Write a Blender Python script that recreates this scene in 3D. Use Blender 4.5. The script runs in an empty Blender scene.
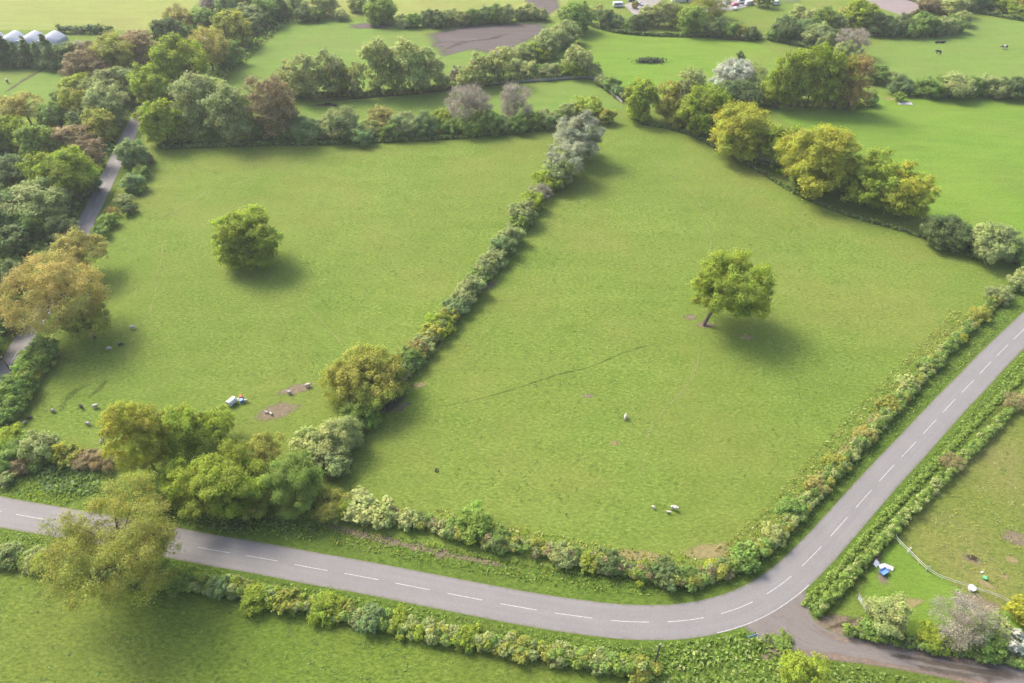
import bpy, math, random
import numpy as np
from mathutils import Vector

scene = bpy.context.scene
COL = scene.collection
RNG = np.random.default_rng(7)
random.seed(7)

# ------------------------------------------------------------------ camera geometry
CAM_H, PITCH, FPX = 106.0, math.radians(41.5), 683.0
SP, CP = math.sin(PITCH), math.cos(PITCH)

def at(px, py, z=0.0):
    """the place on the level z that the survey point (px, py) of the photograph marks"""
    u, v = px - 512.0, py - 341.5
    t = (CAM_H - z) / (FPX * SP + v * CP)
    return np.array([u * t, (FPX * CP - v * SP) * t, z])

def mpp(px, py, z=0.0):
    v = py - 341.5
    return (CAM_H - z) / (FPX * SP + v * CP)

# ------------------------------------------------------------------ helpers
def quick_mesh(name, V, F, tint=None, mats=(), midx=None, uv=None, smooth=False):
    me = bpy.data.meshes.new(name)
    V = np.asarray(V, dtype=np.float32); F = np.asarray(F, dtype=np.int32)
    k = F.shape[1]
    me.vertices.add(len(V)); me.vertices.foreach_set('co', V.ravel())
    me.loops.add(F.size); me.loops.foreach_set('vertex_index', F.ravel())
    me.polygons.add(len(F))
    me.polygons.foreach_set('loop_start', np.arange(0, F.size, k, dtype=np.int32))
    me.polygons.foreach_set('loop_total', np.full(len(F), k, dtype=np.int32))
    for m in mats: me.materials.append(m)
    if midx is not None: me.polygons.foreach_set('material_index', np.asarray(midx, dtype=np.int32))
    if smooth: me.polygons.foreach_set('use_smooth', np.ones(len(F), dtype=bool))
    me.update(calc_edges=True)
    if tint is not None:
        a = me.attributes.new('tint', 'FLOAT_COLOR', 'FACE')
        c = np.ones((len(F), 4), dtype=np.float32); c[:, :3] = tint
        a.data.foreach_set('color', c.ravel())
    if uv is not None:
        l = me.uv_layers.new(name='UVMap')
        l.data.foreach_set('uv', np.asarray(uv, dtype=np.float32)[F.ravel()].ravel())
    me.validate()
    return me

def link(name, me, parent=None, loc=(0, 0, 0), rz=0.0):
    o = bpy.data.objects.new(name, me); COL.objects.link(o)
    o.location = tuple(float(c) for c in loc); o.rotation_euler = (0, 0, rz)
    if parent is not None: o.parent = parent
    return o

def tag(o, label=None, cat=None, group=None, kind=None):
    if label: o['label'] = label
    if cat: o['category'] = cat
    if group: o['group'] = group
    if kind: o['kind'] = kind
    return o

def thing(name, loc, label, cat, group=None, rz=0.0):
    return tag(link(name, None, None, loc, rz), label, cat, group)

class MB:
    """collects boxes, tubes and discs into one mesh"""
    def __init__(self): self.v = []; self.f = []; self.m = []
    def add(self, V, F, m=0):
        n = len(self.v); self.v += [tuple(map(float, p)) for p in V]
        self.f += [tuple(i + n for i in f) for f in F]; self.m += [m] * len(F)
    def box(self, c, s, rz=0.0, m=0, taper=1.0, tilt=None):
        x, y, z = s[0] / 2, s[1] / 2, s[2] / 2
        V = []
        for dz, k in ((-z, 1.0), (z, taper)):
            for dx, dy in ((-x, -y), (x, -y), (x, y), (-x, y)):
                p = Vector((dx * k, dy * k, dz))
                if tilt: p.rotate(tilt)
                ca, sa = math.cos(rz), math.sin(rz)
                V.append((c[0] + p.x * ca - p.y * sa, c[1] + p.x * sa + p.y * ca, c[2] + p.z))
        self.add(V, [(3, 2, 1, 0), (4, 5, 6, 7), (0, 1, 5, 4), (1, 2, 6, 5), (2, 3, 7, 6), (3, 0, 4, 7)], m)
    def tube(self, pts, rad, n=8, m=0, caps=True):
        pts = [Vector(p) for p in pts]
        if not hasattr(rad, '__len__'): rad = [rad] * len(pts)
        V = []; F = []
        for i, p in enumerate(pts):
            d = (pts[min(i + 1, len(pts) - 1)] - pts[max(i - 1, 0)]).normalized()
            a = d.cross(Vector((0, 0, 1)))
            if a.length < 1e-3: a = Vector((1, 0, 0))
            a.normalize(); b = d.cross(a)
            for k in range(n):
                t = 2 * math.pi * k / n
                V.append(p + (a * math.cos(t) + b * math.sin(t)) * rad[i])
        for i in range(len(pts) - 1):
            for k in range(n):
                F.append((i * n + k, i * n + (k + 1) % n, (i + 1) * n + (k + 1) % n, (i + 1) * n + k))
        if caps:
            F.append(tuple(range(n - 1, -1, -1))); F.append(tuple((len(pts) - 1) * n + k for k in range(n)))
        self.add(V, F, m)
    def build(self, name, mats, parent=None, loc=(0, 0, 0), rz=0.0, bevel=0.0, smooth=False):
        me = bpy.data.meshes.new(name); me.from_pydata(self.v, [], self.f)
        if not isinstance(mats, (list, tuple)): mats = [mats]
        for m in mats: me.materials.append(m)
        for p, i in zip(me.polygons, self.m): p.material_index = i; p.use_smooth = smooth
        me.update()
        o = link(name, me, parent, loc, rz)
        if bevel > 0:
            b = o.modifiers.new('bevel', 'BEVEL'); b.width = bevel; b.segments = 2
        return o

def copy_tree(o, parent=None):
    c = o.copy(); COL.objects.link(c)
    if parent is not None: c.parent = parent
    for ch in [x for x in o.children]: copy_tree(ch, c)
    return c

def catmull(P, step):
    P = [np.asarray(p, float) for p in P]
    P = [2 * P[0] - P[1]] + P + [2 * P[-1] - P[-2]]
    out = []
    for i in range(1, len(P) - 2):
        n = max(2, int(np.linalg.norm(P[i + 1] - P[i]) / step))
        for k in range(n):
            t = k / n
            out.append(0.5 * (2 * P[i] + (P[i + 1] - P[i - 1]) * t + (2 * P[i - 1] - 5 * P[i] + 4 * P[i + 1] - P[i + 2]) * t * t
                              + (3 * P[i] - P[i - 1] - 3 * P[i + 1] + P[i + 2]) * t ** 3))
    out.append(P[-2])
    return np.array(out)

def resample(Q, step):
    d = np.r_[0, np.cumsum(np.linalg.norm(np.diff(Q, axis=0), axis=1))]
    n = max(2, int(d[-1] / step) + 1)
    s = np.linspace(0, d[-1], n)
    return np.stack([np.interp(s, d, Q[:, k]) for k in range(Q.shape[1])], 1), s

def frames(Q):
    T = np.gradient(Q, axis=0); T[:, 2] = 0
    T /= np.linalg.norm(T, axis=1)[:, None] + 1e-9
    return T, np.stack([-T[:, 1], T[:, 0], np.zeros(len(T))], 1)

def pxpath(pts, step=2.0):
    return resample(catmull([at(x, y) for x, y in pts], 1.0), step)[0]

# ------------------------------------------------------------------ materials
def new_mat(name):
    m = bpy.data.materials.new(name); m.use_nodes = True
    nt = m.node_tree; nt.nodes.clear()
    out = nt.nodes.new('ShaderNodeOutputMaterial')
    return m, nt, out

def N(nt, t, **kw):
    n = nt.nodes.new(t)
    for k, v in kw.items():
        if k in n.inputs: n.inputs[k].default_value = v
        else: setattr(n, k, v)
    return n

def noise(nt, vec, scale, detail=4.0, rough=0.6, dist=0.0):
    n = N(nt, 'ShaderNodeTexNoise', Scale=scale, Detail=detail, Roughness=rough, Distortion=dist)
    nt.links.new(vec, n.inputs['Vector']); return n.outputs['Fac']

def ramp(nt, fac, stops):
    r = nt.nodes.new('ShaderNodeValToRGB'); e = r.color_ramp.elements
    while len(e) < len(stops): e.new(0.5)
    for i, (p, c) in enumerate(stops):
        e[i].position = p; e[i].color = (*c, 1) if len(c) == 3 else c
    nt.links.new(fac, r.inputs['Fac']); return r.outputs['Color']

def mixc(nt, fac, a, b, mode='MIX'):
    m = nt.nodes.new('ShaderNodeMix'); m.data_type = 'RGBA'; m.blend_type = mode
    for s, v in ((m.inputs['Factor'], fac), (m.inputs['A'], a), (m.inputs['B'], b)):
        pass
    fi = m.inputs[0]; ai = m.inputs[6]; bi = m.inputs[7]
    for s, v in ((fi, fac), (ai, a), (bi, b)):
        if isinstance(v, bpy.types.NodeSocket): nt.links.new(v, s)
        elif isinstance(v, (int, float)): s.default_value = v
        else: s.default_value = (*v, 1)
    return m.outputs[2]

def maprange(nt, v, a, b, c=0.0, d=1.0):
    m = nt.nodes.new('ShaderNodeMapRange'); m.clamp = True
    nt.links.new(v, m.inputs['Value'])
    for k, x in zip(('From Min', 'From Max', 'To Min', 'To Max'), (a, b, c, d)): m.inputs[k].default_value = x
    return m.outputs['Result']

def plain(name, col, rough=0.7, metal=0.0, var=0.25, scale=3.0, spec=0.3):
    m, nt, out = new_mat(name)
    tc = N(nt, 'ShaderNodeTexCoord'); f = noise(nt, tc.outputs['Object'], scale, 5)
    c = np.array(col)
    cc = ramp(nt, f, [(0.3, tuple(c * (1 - var))), (0.7, tuple(np.minimum(c * (1 + var), 1)))])
    b = N(nt, 'ShaderNodeBsdfPrincipled', Roughness=rough, Metallic=metal)
    b.inputs['Specular IOR Level'].default_value = spec
    nt.links.new(cc, b.inputs['Base Color']); nt.links.new(b.outputs[0], out.inputs[0])
    return m

def grass_mat(name, lo, mid, hi, straw=(0.20, 0.17, 0.06), straw_amt=0.25, patch=0.035, tuft=True, mow=0.0, mow_dir=0.0, edge=False):
    m, nt, out = new_mat(name)
    tc = N(nt, 'ShaderNodeTexCoord'); vec = tc.outputs['Object']
    mp = N(nt, 'ShaderNodeMapping'); nt.links.new(vec, mp.inputs['Vector'])
    mp.inputs['Rotation'].default_value = (0, 0, 0.5); mp.inputs['Scale'].default_value = (1.0, 1.9, 1)
    fine = noise(nt, mp.outputs[0], 1.15, 6, 0.72, 0.4)
    vf = noise(nt, vec, 4.5, 3, 0.6)
    med = noise(nt, vec, 0.22, 5, 0.62, 0.6)
    big = noise(nt, vec, patch, 4, 0.55, 0.3)
    c1 = ramp(nt, fine, [(0.36, lo), (0.5, mid), (0.64, hi)])
    lo2 = tuple(np.array(lo) * 0.72 + np.array(mid) * 0.2)
    c2 = mixc(nt, maprange(nt, med, 0.45, 0.66, 0, 0.7), c1, ramp(nt, fine, [(0.3, lo2), (0.7, mid)]))
    st = ramp(nt, fine, [(0.3, tuple(np.array(straw) * 0.7)), (0.7, straw)])
    c3 = mixc(nt, maprange(nt, big, 0.42, 0.62, 0, straw_amt), c2, st)
    broad = noise(nt, vec, patch * 0.45, 5, 0.6, 0.8)
    c3 = mixc(nt, maprange(nt, broad, 0.40, 0.60, 0.45, 0), c3, ramp(nt, fine, [(0.36, tuple(np.array(lo) * 0.9)), (0.64, tuple(np.array(mid) * np.array([0.93, 1.04, 0.95])))]))
    c4 = mixc(nt, maprange(nt, vf, 0.35, 0.7, 0, 0.35), c3, tuple(np.array(lo) * 0.8))
    if tuft:
        vo = N(nt, 'ShaderNodeTexVoronoi', Scale=0.33, Randomness=1.0); nt.links.new(vec, vo.inputs['Vector'])
        g = maprange(nt, vo.outputs['Distance'], 0.05, 0.17, 0.55, 0)
        c4 = mixc(nt, g, c4, tuple(np.array(lo) * 0.75))
    if mow > 0:
        mp2 = N(nt, 'ShaderNodeMapping'); nt.links.new(vec, mp2.inputs['Vector'])
        mp2.inputs['Rotation'].default_value = (0, 0, mow_dir); mp2.inputs['Scale'].default_value = (0.05, 0.22, 1)
        w = noise(nt, mp2.outputs[0], 1.0, 4, 0.6, 0.3)
        c4 = mixc(nt, maprange(nt, w, 0.35, 0.7, 0, mow), c4, hi)
    bp = N(nt, 'ShaderNodeBump', Strength=0.75, Distance=0.22)
    hsum = N(nt, 'ShaderNodeMath', operation='ADD'); nt.links.new(fine, hsum.inputs[0]); nt.links.new(vf, hsum.inputs[1])
    nt.links.new(hsum.outputs[0], bp.inputs['Height'])
    b = N(nt, 'ShaderNodeBsdfPrincipled', Roughness=0.9); b.inputs['Specular IOR Level'].default_value = 0.05
    nt.links.new(c4, b.inputs['Base Color']); nt.links.new(bp.outputs[0], b.inputs['Normal'])
    if edge: ragged(nt, out, b, vec)
    else: nt.links.new(b.outputs[0], out.inputs[0])
    return m

def ragged(nt, out, b, vec, scale=0.55, wide=0.45, top=1.0):
    """patch edge that breaks up into the grass: wear with a shape of its own"""
    a = N(nt, 'ShaderNodeAttribute'); a.attribute_name = 'soft'
    n1 = noise(nt, vec, scale, 6, 0.7)
    s = N(nt, 'ShaderNodeMath', operation='ADD'); nt.links.new(a.outputs['Fac'], s.inputs[0]); nt.links.new(n1, s.inputs[1])
    f = maprange(nt, s.outputs[0], 0.75, 0.75 + wide, 0.0, top)
    tr = N(nt, 'ShaderNodeBsdfTransparent'); mx = N(nt, 'ShaderNodeMixShader')
    nt.links.new(f, mx.inputs[0]); nt.links.new(tr.outputs[0], mx.inputs[1]); nt.links.new(b.outputs[0], mx.inputs[2])
    nt.links.new(mx.outputs[0], out.inputs[0])

def soil_mat(name, lo, hi, edge=True, furrow=None, top=0.85):
    m, nt, out = new_mat(name)
    tc = N(nt, 'ShaderNodeTexCoord'); vec = tc.outputs['Object']
    f = noise(nt, vec, 1.3, 7, 0.72); c = ramp(nt, f, [(0.3, lo), (0.7, hi)])
    if furrow is not None:
        mp = N(nt, 'ShaderNodeMapping'); nt.links.new(vec, mp.inputs['Vector'])
        mp.inputs['Rotation'].default_value = (0, 0, furrow); mp.inputs['Scale'].default_value = (0.03, 0.5, 1)
        w = noise(nt, mp.outputs[0], 1.0, 4)
        c = mixc(nt, maprange(nt, w, 0.35, 0.65, 0, 0.6), c, tuple(np.array(lo) * 0.8))
    bp = N(nt, 'ShaderNodeBump', Strength=0.7, Distance=0.15); nt.links.new(f, bp.inputs['Height'])
    b = N(nt, 'ShaderNodeBsdfPrincipled', Roughness=0.95); b.inputs['Specular IOR Level'].default_value = 0.1
    nt.links.new(c, b.inputs['Base Color']); nt.links.new(bp.outputs[0], b.inputs['Normal'])
    if edge: ragged(nt, out, b, vec, 1.7, 0.7, top)
    else: nt.links.new(b.outputs[0], out.inputs[0])
    return m

def road_mat(name, base, dirt, edge_dirt=0.5, grit=0.2):
    m, nt, out = new_mat(name)
    uvn = N(nt, 'ShaderNodeTexCoord'); uv = uvn.outputs['UV']; ob = uvn.outputs['Object']
    sep = N(nt, 'ShaderNodeSeparateXYZ'); nt.links.new(uv, sep.inputs[0])
    f = noise(nt, ob, 7.0, 4, 0.7); b0 = np.array(base)
    c = ramp(nt, f, [(0.25, tuple(b0 * (1 - grit))), (0.75, tuple(b0 * (1 + grit)))])
    # long stains along the lane and worn wheel tracks
    mp = N(nt, 'ShaderNodeMapping'); nt.links.new(uv, mp.inputs['Vector']); mp.inputs['Scale'].default_value = (7.0, 0.03, 1)
    lon = noise(nt, mp.outputs[0], 1.0, 3, 0.5)
    c = mixc(nt, maprange(nt, lon, 0.35, 0.7, 0, 0.45), c, tuple(b0 * 0.78))
    p = noise(nt, ob, 0.16, 4, 0.6)
    c = mixc(nt, maprange(nt, p, 0.45, 0.7, 0, 0.3), c, tuple(b0 * 1.18))
    mm = N(nt, 'ShaderNodeMath', operation='PINGPONG'); nt.links.new(sep.outputs[0], mm.inputs[0]); mm.inputs[1].default_value = 0.5
    e = N(nt, 'ShaderNodeMath', operation='ADD'); nt.links.new(mm.outputs[0], e.inputs[0])
    ef = noise(nt, ob, 0.9, 5, 0.7); e2 = maprange(nt, ef, 0.3, 0.7, -0.06, 0.06); nt.links.new(e2, e.inputs[1])
    c = mixc(nt, maprange(nt, e.outputs[0], 0.0, 0.075, edge_dirt, 0), c, dirt)
    bp = N(nt, 'ShaderNodeBump', Strength=0.3, Distance=0.02); nt.links.new(f, bp.inputs['Height'])
    b = N(nt, 'ShaderNodeBsdfPrincipled', Roughness=0.8); b.inputs['Specular IOR Level'].default_value = 0.25
    nt.links.new(c, b.inputs['Base Color']); nt.links.new(bp.outputs[0], b.inputs['Normal']); nt.links.new(b.outputs[0], out.inputs[0])
    return m

def leaf_mat():
    m, nt, out = new_mat('leaves')
    oi = N(nt, 'ShaderNodeObjectInfo'); a = N(nt, 'ShaderNodeAttribute'); a.attribute_name = 'tint'
    c = mixc(nt, 1.0, oi.outputs['Color'], a.outputs['Color'], 'MULTIPLY')
    d = N(nt, 'ShaderNodeBsdfPrincipled', Roughness=0.65); d.inputs['Specular IOR Level'].default_value = 0.2
    t = N(nt, 'ShaderNodeBsdfTranslucent'); mx = N(nt, 'ShaderNodeMixShader'); mx.inputs[0].default_value = 0.48
    hs = N(nt, 'ShaderNodeHueSaturation', Saturation=1.15, Value=1.15)
    nt.links.new(c, hs.inputs['Color'])
    nt.links.new(c, d.inputs['Base Color']); nt.links.new(hs.outputs[0], t.inputs['Color'])
    nt.links.new(d.outputs[0], mx.inputs[1]); nt.links.new(t.outputs[0], mx.inputs[2]); nt.links.new(mx.outputs[0], out.inputs[0])
    return m

M = {}
M['leaf'] = leaf_mat()
M['bark'] = plain('bark', (0.11, 0.085, 0.065), 0.9, var=0.4, scale=4)
M['bark_pale'] = plain('pale_bark', (0.2, 0.17, 0.14), 0.9, var=0.35, scale=4)
M['ground'] = grass_mat('pasture', (0.074, 0.124, 0.017), (0.142, 0.204, 0.033), (0.232, 0.284, 0.068), straw=(0.225, 0.215, 0.055), straw_amt=0.45, mow=0.15, mow_dir=0.45)
M['lush'] = grass_mat('lush_meadow', (0.060, 0.104, 0.014), (0.128, 0.182, 0.026), (0.200, 0.246, 0.046), straw_amt=0.2, tuft=True)
M['bright'] = grass_mat('bright_meadow', (0.085, 0.160, 0.018), (0.138, 0.230, 0.028), (0.195, 0.285, 0.045), straw_amt=0.3, tuft=False, mow=0.35, mow_dir=0.15)
M['green'] = grass_mat('green_meadow', (0.085, 0.155, 0.026), (0.140, 0.220, 0.040), (0.20, 0.27, 0.065), straw_amt=0.3, tuft=False, mow=0.3, mow_dir=0.1)
M['pale'] = grass_mat('pale_meadow', (0.15, 0.19, 0.045), (0.22, 0.255, 0.065), (0.29, 0.305, 0.09), straw_amt=0.35, tuft=False, mow=0.35, mow_dir=0.2)
M['paddock'] = grass_mat('grazed_paddock', (0.085, 0.120, 0.022), (0.158, 0.188, 0.038), (0.23, 0.24, 0.06), straw=(0.25, 0.215, 0.085), straw_amt=0.5, patch=0.06)
M['verge'] = grass_mat('verge_turf', (0.052, 0.092, 0.014), (0.105, 0.165, 0.024), (0.165, 0.215, 0.04), straw_amt=0.2, edge=True)
M['earth'] = soil_mat('bare_earth', (0.16, 0.115, 0.085), (0.29, 0.22, 0.17), top=0.65)
M['straw'] = soil_mat('dry_thatch', (0.24, 0.19, 0.09), (0.36, 0.29, 0.15), top=0.6)
M['darksoil'] = soil_mat('damp_soil', (0.06, 0.05, 0.04), (0.13, 0.10, 0.075), top=0.75)
M['plough'] = soil_mat('ploughed_soil', (0.10, 0.082, 0.08), (0.18, 0.15, 0.145), furrow=0.5, top=0.85)
M['plough2'] = soil_mat('harrowed_soil', (0.19, 0.158, 0.15), (0.29, 0.245, 0.235), edge=False, furrow=0.3)
M['gravel'] = soil_mat('loose_gravel', (0.19, 0.17, 0.155), (0.30, 0.27, 0.25), top=0.5)
M['trail'] = soil_mat('trodden_grass', (0.045, 0.07, 0.014), (0.085, 0.115, 0.025), top=0.4)
M['pale_track'] = soil_mat('flattened_grass', (0.21, 0.25, 0.06), (0.29, 0.31, 0.10), top=0.4)
M['road'] = road_mat('weathered_asphalt', (0.190, 0.180, 0.176), (0.13, 0.12, 0.08), 0.7, 0.3)
M['lane'] = road_mat('gritty_lane', (0.155, 0.136, 0.122), (0.10, 0.105, 0.07), 0.8, 0.55)
M['paint'] = plain('road_paint', (0.40, 0.395, 0.385), 0.7, var=0.4, scale=6)
M['paint_worn'] = plain('worn_paint', (0.36, 0.345, 0.35), 0.8, var=0.3, scale=3)
M['yard'] = plain('yard_concrete', (0.24, 0.22, 0.21), 0.9, var=0.25, scale=0.6)
M['wool'] = plain('wool', (0.40, 0.37, 0.33), 0.95, var=0.15, scale=9)
M['wool_dark'] = plain('dark_wool', (0.07, 0.06, 0.055), 0.95, var=0.3, scale=9)
M['wool_grey'] = plain('grey_wool', (0.30, 0.28, 0.25), 0.95, var=0.2, scale=9)
M['hoof'] = plain('dark_face', (0.10, 0.085, 0.075), 0.9)
M['cow'] = plain('black_hide', (0.025, 0.023, 0.025), 0.7, var=0.4)
M['cow_white'] = plain('white_hide', (0.55, 0.52, 0.48), 0.8)
M['white'] = plain('white_paint', (0.60, 0.61, 0.63), 0.45, var=0.06)
M['blue'] = plain('blue_plastic', (0.14, 0.27, 0.52), 0.5, var=0.1)
M['red'] = plain('red_plastic', (0.48, 0.04, 0.05), 0.5, var=0.1)
M['green_p'] = plain('green_plastic', (0.1, 0.42, 0.17), 0.5, var=0.1)
M['galv'] = plain('galvanised_steel', (0.42, 0.45, 0.5), 0.45, 0.6, var=0.15)
M['rubber'] = plain('black_rubber', (0.02, 0.02, 0.02), 0.85)
M['wood'] = plain('weathered_wood', (0.22, 0.18, 0.14), 0.9, var=0.3)
M['creosote'] = plain('dark_pole_wood', (0.07, 0.055, 0.045), 0.9, var=0.3)
M['tape'] = plain('white_tape', (0.62, 0.62, 0.56), 0.7, var=0.1)
M['glass'] = plain('dark_glass', (0.03, 0.04, 0.05), 0.1, var=0.1, spec=0.6)
M['film'] = plain('tunnel_film', (0.27, 0.30, 0.35), 0.4, var=0.08, scale=0.8)
M['brick'] = plain('red_brick', (0.36, 0.17, 0.11), 0.9, var=0.2)
M['tile'] = plain('slate_roof', (0.2, 0.18, 0.24), 0.8, var=0.2)
M['tile_red'] = plain('clay_roof', (0.42, 0.18, 0.11), 0.85, var=0.2)
M['render'] = plain('pale_render', (0.6, 0.56, 0.5), 0.9, var=0.08)
M['silver'] = plain('silver_paint', (0.5, 0.51, 0.54), 0.35, 0.4, var=0.05)
M['navy'] = plain('navy_paint', (0.04, 0.05, 0.16), 0.3, var=0.1)
M['pinkred'] = plain('faded_red_paint', (0.55, 0.14, 0.2), 0.4, var=0.1)
M['stone'] = plain('pale_stone', (0.42, 0.4, 0.38), 0.9, var=0.2)

# ------------------------------------------------------------------ setting: sheets on the ground
def poly_sheet(name, P, mat, z, soft=None, jitter=0.0):
    """a flat sheet from an outline; soft = width over which a ragged border breaks up"""
    P = np.asarray(P)[:, :2]
    if soft is None:
        me = bpy.data.meshes.new(name)
        me.from_pydata([(float(x), float(y), z) for x, y in P], [], [tuple(range(len(P)))])
        me.materials.append(mat); me.update()
    else:
        Q, _ = resample(np.c_[np.r_[P, P[:1]], np.zeros(len(P) + 1)], max(soft * 0.8, 0.5)); Q = Q[:-1, :2]
        n = len(Q); c = Q.mean(0)
        far = np.linalg.norm(Q - c, axis=1).mean(); k = max(1 - 1.4 * soft / far, 0.15)
        V = [(x, y, z) for x, y in c + (Q - c) * 1.12] + [(x, y, z) for x, y in c + (Q - c) * k] + [(c[0], c[1], z)]
        F = [(i, (i + 1) % n, n + (i + 1) % n, n + i) for i in range(n)] + [(n + i, n + (i + 1) % n, 2 * n) for i in range(n)]
        if np.sum(Q[:, 0] * np.roll(Q[:, 1], -1) - Q[:, 1] * np.roll(Q[:, 0], -1)) < 0: F = [f[::-1] for f in F]
        me = bpy.data.meshes.new(name); me.from_pydata([tuple(map(float, v)) for v in V], [], F)
        a = me.attributes.new('soft', 'FLOAT', 'POINT')
        a.data.foreach_set('value', np.r_[np.zeros(n), np.ones(n + 1)].astype(np.float32))
        me.materials.append(mat); me.update()
    return tag(link(name, me), kind='structure')

def px_poly(pts): return np.array([at(x, y) for x, y in pts])

def blob(cx, cy, rx, ry, rot=0.0, n=22, rough=0.25):
    t = np.linspace(0, 2 * np.pi, n, endpoint=False)
    k = 1 + rough * RNG.uniform(-1, 1, n)
    x, y = rx * np.cos(t) * k, ry * np.sin(t) * k
    c = at(cx, cy)
    return np.stack([c[0] + x * math.cos(rot) - y * math.sin(rot), c[1] + x * math.sin(rot) + y * math.cos(rot)], 1)

def strip(name, Q, w, mat, z, wl=None, crown=0.0, soft=0.0):
    T, S = frames(Q); n = len(Q)
    wl = np.full(n, w) if wl is None else wl
    d = np.r_[0, np.cumsum(np.linalg.norm(np.diff(Q, axis=0), axis=1))]
    V = []; UV = []
    ks = np.linspace(-0.5, 0.5, 7)
    for k in ks:
        p = Q + S * (wl * k)[:, None]; p[:, 2] = z + crown * (1 - (2 * k) ** 2)
        V.append(p); UV.append(np.stack([np.full(n, k + 0.5), d], 1))
    V = np.concatenate(V); UV = np.concatenate(UV)
    F = [(a * n + i, a * n + i + 1, (a + 1) * n + i + 1, (a + 1) * n + i) for a in range(6) for i in range(n - 1)]
    F = np.array(F)[:, ::-1]
    me = quick_mesh(name, V, F, mats=[mat], uv=UV)
    if soft:
        a = me.attributes.new('soft', 'FLOAT', 'POINT')
        a.data.foreach_set('value', np.clip(np.concatenate([np.minimum((0.5 - abs(k)) * wl / soft, 1) for k in ks]), 0, 1).astype(np.float32))
    return tag(link(name, me), kind='structure')

g = 3000.0
me = bpy.data.meshes.new('ground')
me.from_pydata([(-g, -g + 400, 0), (g, -g + 400, 0), (g, g + 400, 0), (-g, g + 400, 0)], [], [(0, 1, 2, 3)])
me.materials.append(M['ground']); tag(link('ground', me), kind='structure')

poly_sheet('meadow', px_poly([(-60, 558), (60, 572), (160, 580), (330, 616), (480, 648), (620, 676), (640, 760), (-200, 760)]), M['lush'], 0.004)
poly_sheet('meadow', px_poly([(770, 108), (870, 100), (1150, 92), (1200, 250), (1020, 268), (940, 222), (860, 185)]), M['bright'], 0.004)
poly_sheet('meadow', px_poly([(880, 92), (866, 48), (960, 18), (1140, 24), (1150, 92)]), M['green'], 0.004)
poly_sheet('meadow', px_poly([(548, 60), (585, 28), (752, 42), (790, 60), (770, 106), (642, 108), (622, 96), (600, 76)]), M['bright'], 0.004)
poly_sheet('meadow', px_poly([(300, 105), (500, 84), (590, 79), (628, 108), (540, 122), (310, 140)]), M['green'], 0.004)
poly_sheet('meadow', px_poly([(225, 85), (292, 18), (440, 24), (560, 24), (500, 82), (300, 102)]), M['green'], 0.004)
poly_sheet('meadow', px_poly([(-150, -60), (260, -60), (170, 30), (-150, 30)]), M['pale'], 0.004)
poly_sheet('meadow', px_poly([(290, -60), (600, -60), (560, 16), (400, 18), (290, 14)]), M['pale'], 0.004)
poly_sheet('meadow', px_poly([(-60, 66), (66, 70), (62, 102), (-60, 125)]), M['green'], 0.004)
poly_sheet('paddock', px_poly([(898, 532), (930, 497), (975, 446), (1040, 400), (1250, 330), (1250, 640), (1024, 622), (960, 590), (915, 562)]), M['paddock'], 0.004)
poly_sheet('meadow', px_poly([(862, 604), (872, 560), (896, 533), (915, 561), (960, 589), (1024, 621), (1024, 660), (900, 640)]), M['bright'], 0.008)
poly_sheet('ploughed_field', px_poly([(425, 34), (470, 24), (545, 22), (552, 30), (500, 56), (470, 50), (440, 58)]), M['plough'], 0.008, soft=4.0)
poly_sheet('ploughed_field', px_poly([(858, -3), (900, -6), (924, 6), (906, 17), (880, 8)]), M['plough2'], 0.008)
poly_sheet('ploughed_field', px_poly([(520, -8), (556, -10), (562, 8), (540, 22), (530, 14)]), M['plough'], 0.008, soft=4.0)

main_px = [(-330, 440), (-190, 470), (-90, 492), (0, 511.5), (60, 522), (140, 536), (207, 549), (268, 559.5), (311, 567.8), (360.5, 576.5), (411.9, 586.5), (464.6, 596.8), (521, 607.5), (574.4, 615.9),
           (631.2, 621.9), (688.9, 620.2), (740.3, 607.5), (781.4, 584.2), (813.7, 554.5), (841.1, 524.4), (866.1, 496.1), (889.5, 470), (912.5, 445.6),
           (932.9, 423.3), (952.6, 401.9), (971.9, 382.2), (989.6, 363.2), (1006.6, 346.2), (1020.7, 332.5), (1060, 295), (1110, 250), (1180, 190)]
main = resample(catmull([at(x, y) for x, y in main_px], 1.0), 1.0)[0]
# verges: turf sheets left and right of the road
Tm, Sm = frames(main)
def offset_band(Q, a, b):
    T, S = frames(Q)
    return np.r_[Q + S * a, (Q + S * b)[::-1]]
ROADW = 5.8
strip('verge', main, 18.0, M['verge'], 0.010, soft=2.0)
strip('road', main, ROADW, M['road'], 0.016, crown=0.05)
lane_px = [(768, 600), (784, 619), (808, 637), (838, 647), (862, 651), (910, 659), (960, 669), (1010, 678), (1080, 688), (1200, 700)]
lane = resample(catmull([at(x, y) for x, y in lane_px], 1.0), 1.0)[0]
dl = np.r_[0, np.cumsum(np.linalg.norm(np.diff(lane, axis=0), axis=1))]
wl = 3.9 + 10.0 * np.exp(-(dl / 7.0) ** 2)
strip('verge', lane[6:], 12.0, M['verge'], 0.0070, soft=1.8)
strip('lane', lane, 4.0, M['lane'], 0.013, wl)
left_px = [(-80, 490), (-40, 438), (-8, 392), (7, 370), (25, 338), (54, 288), (82, 230), (97, 200), (115, 163), (133, 127), (143, 108), (160, 80), (190, 50), (225, 20), (262, -10), (310, -45)]
left = resample(catmull([at(x, y) for x, y in left_px], 1.0), 1.0)[0]
strip('verge', left, 10.0, M['verge'], 0.0095, soft=1.6)
strip('road', left, 5.1, M['road'], 0.016, crown=0.04)

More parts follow.
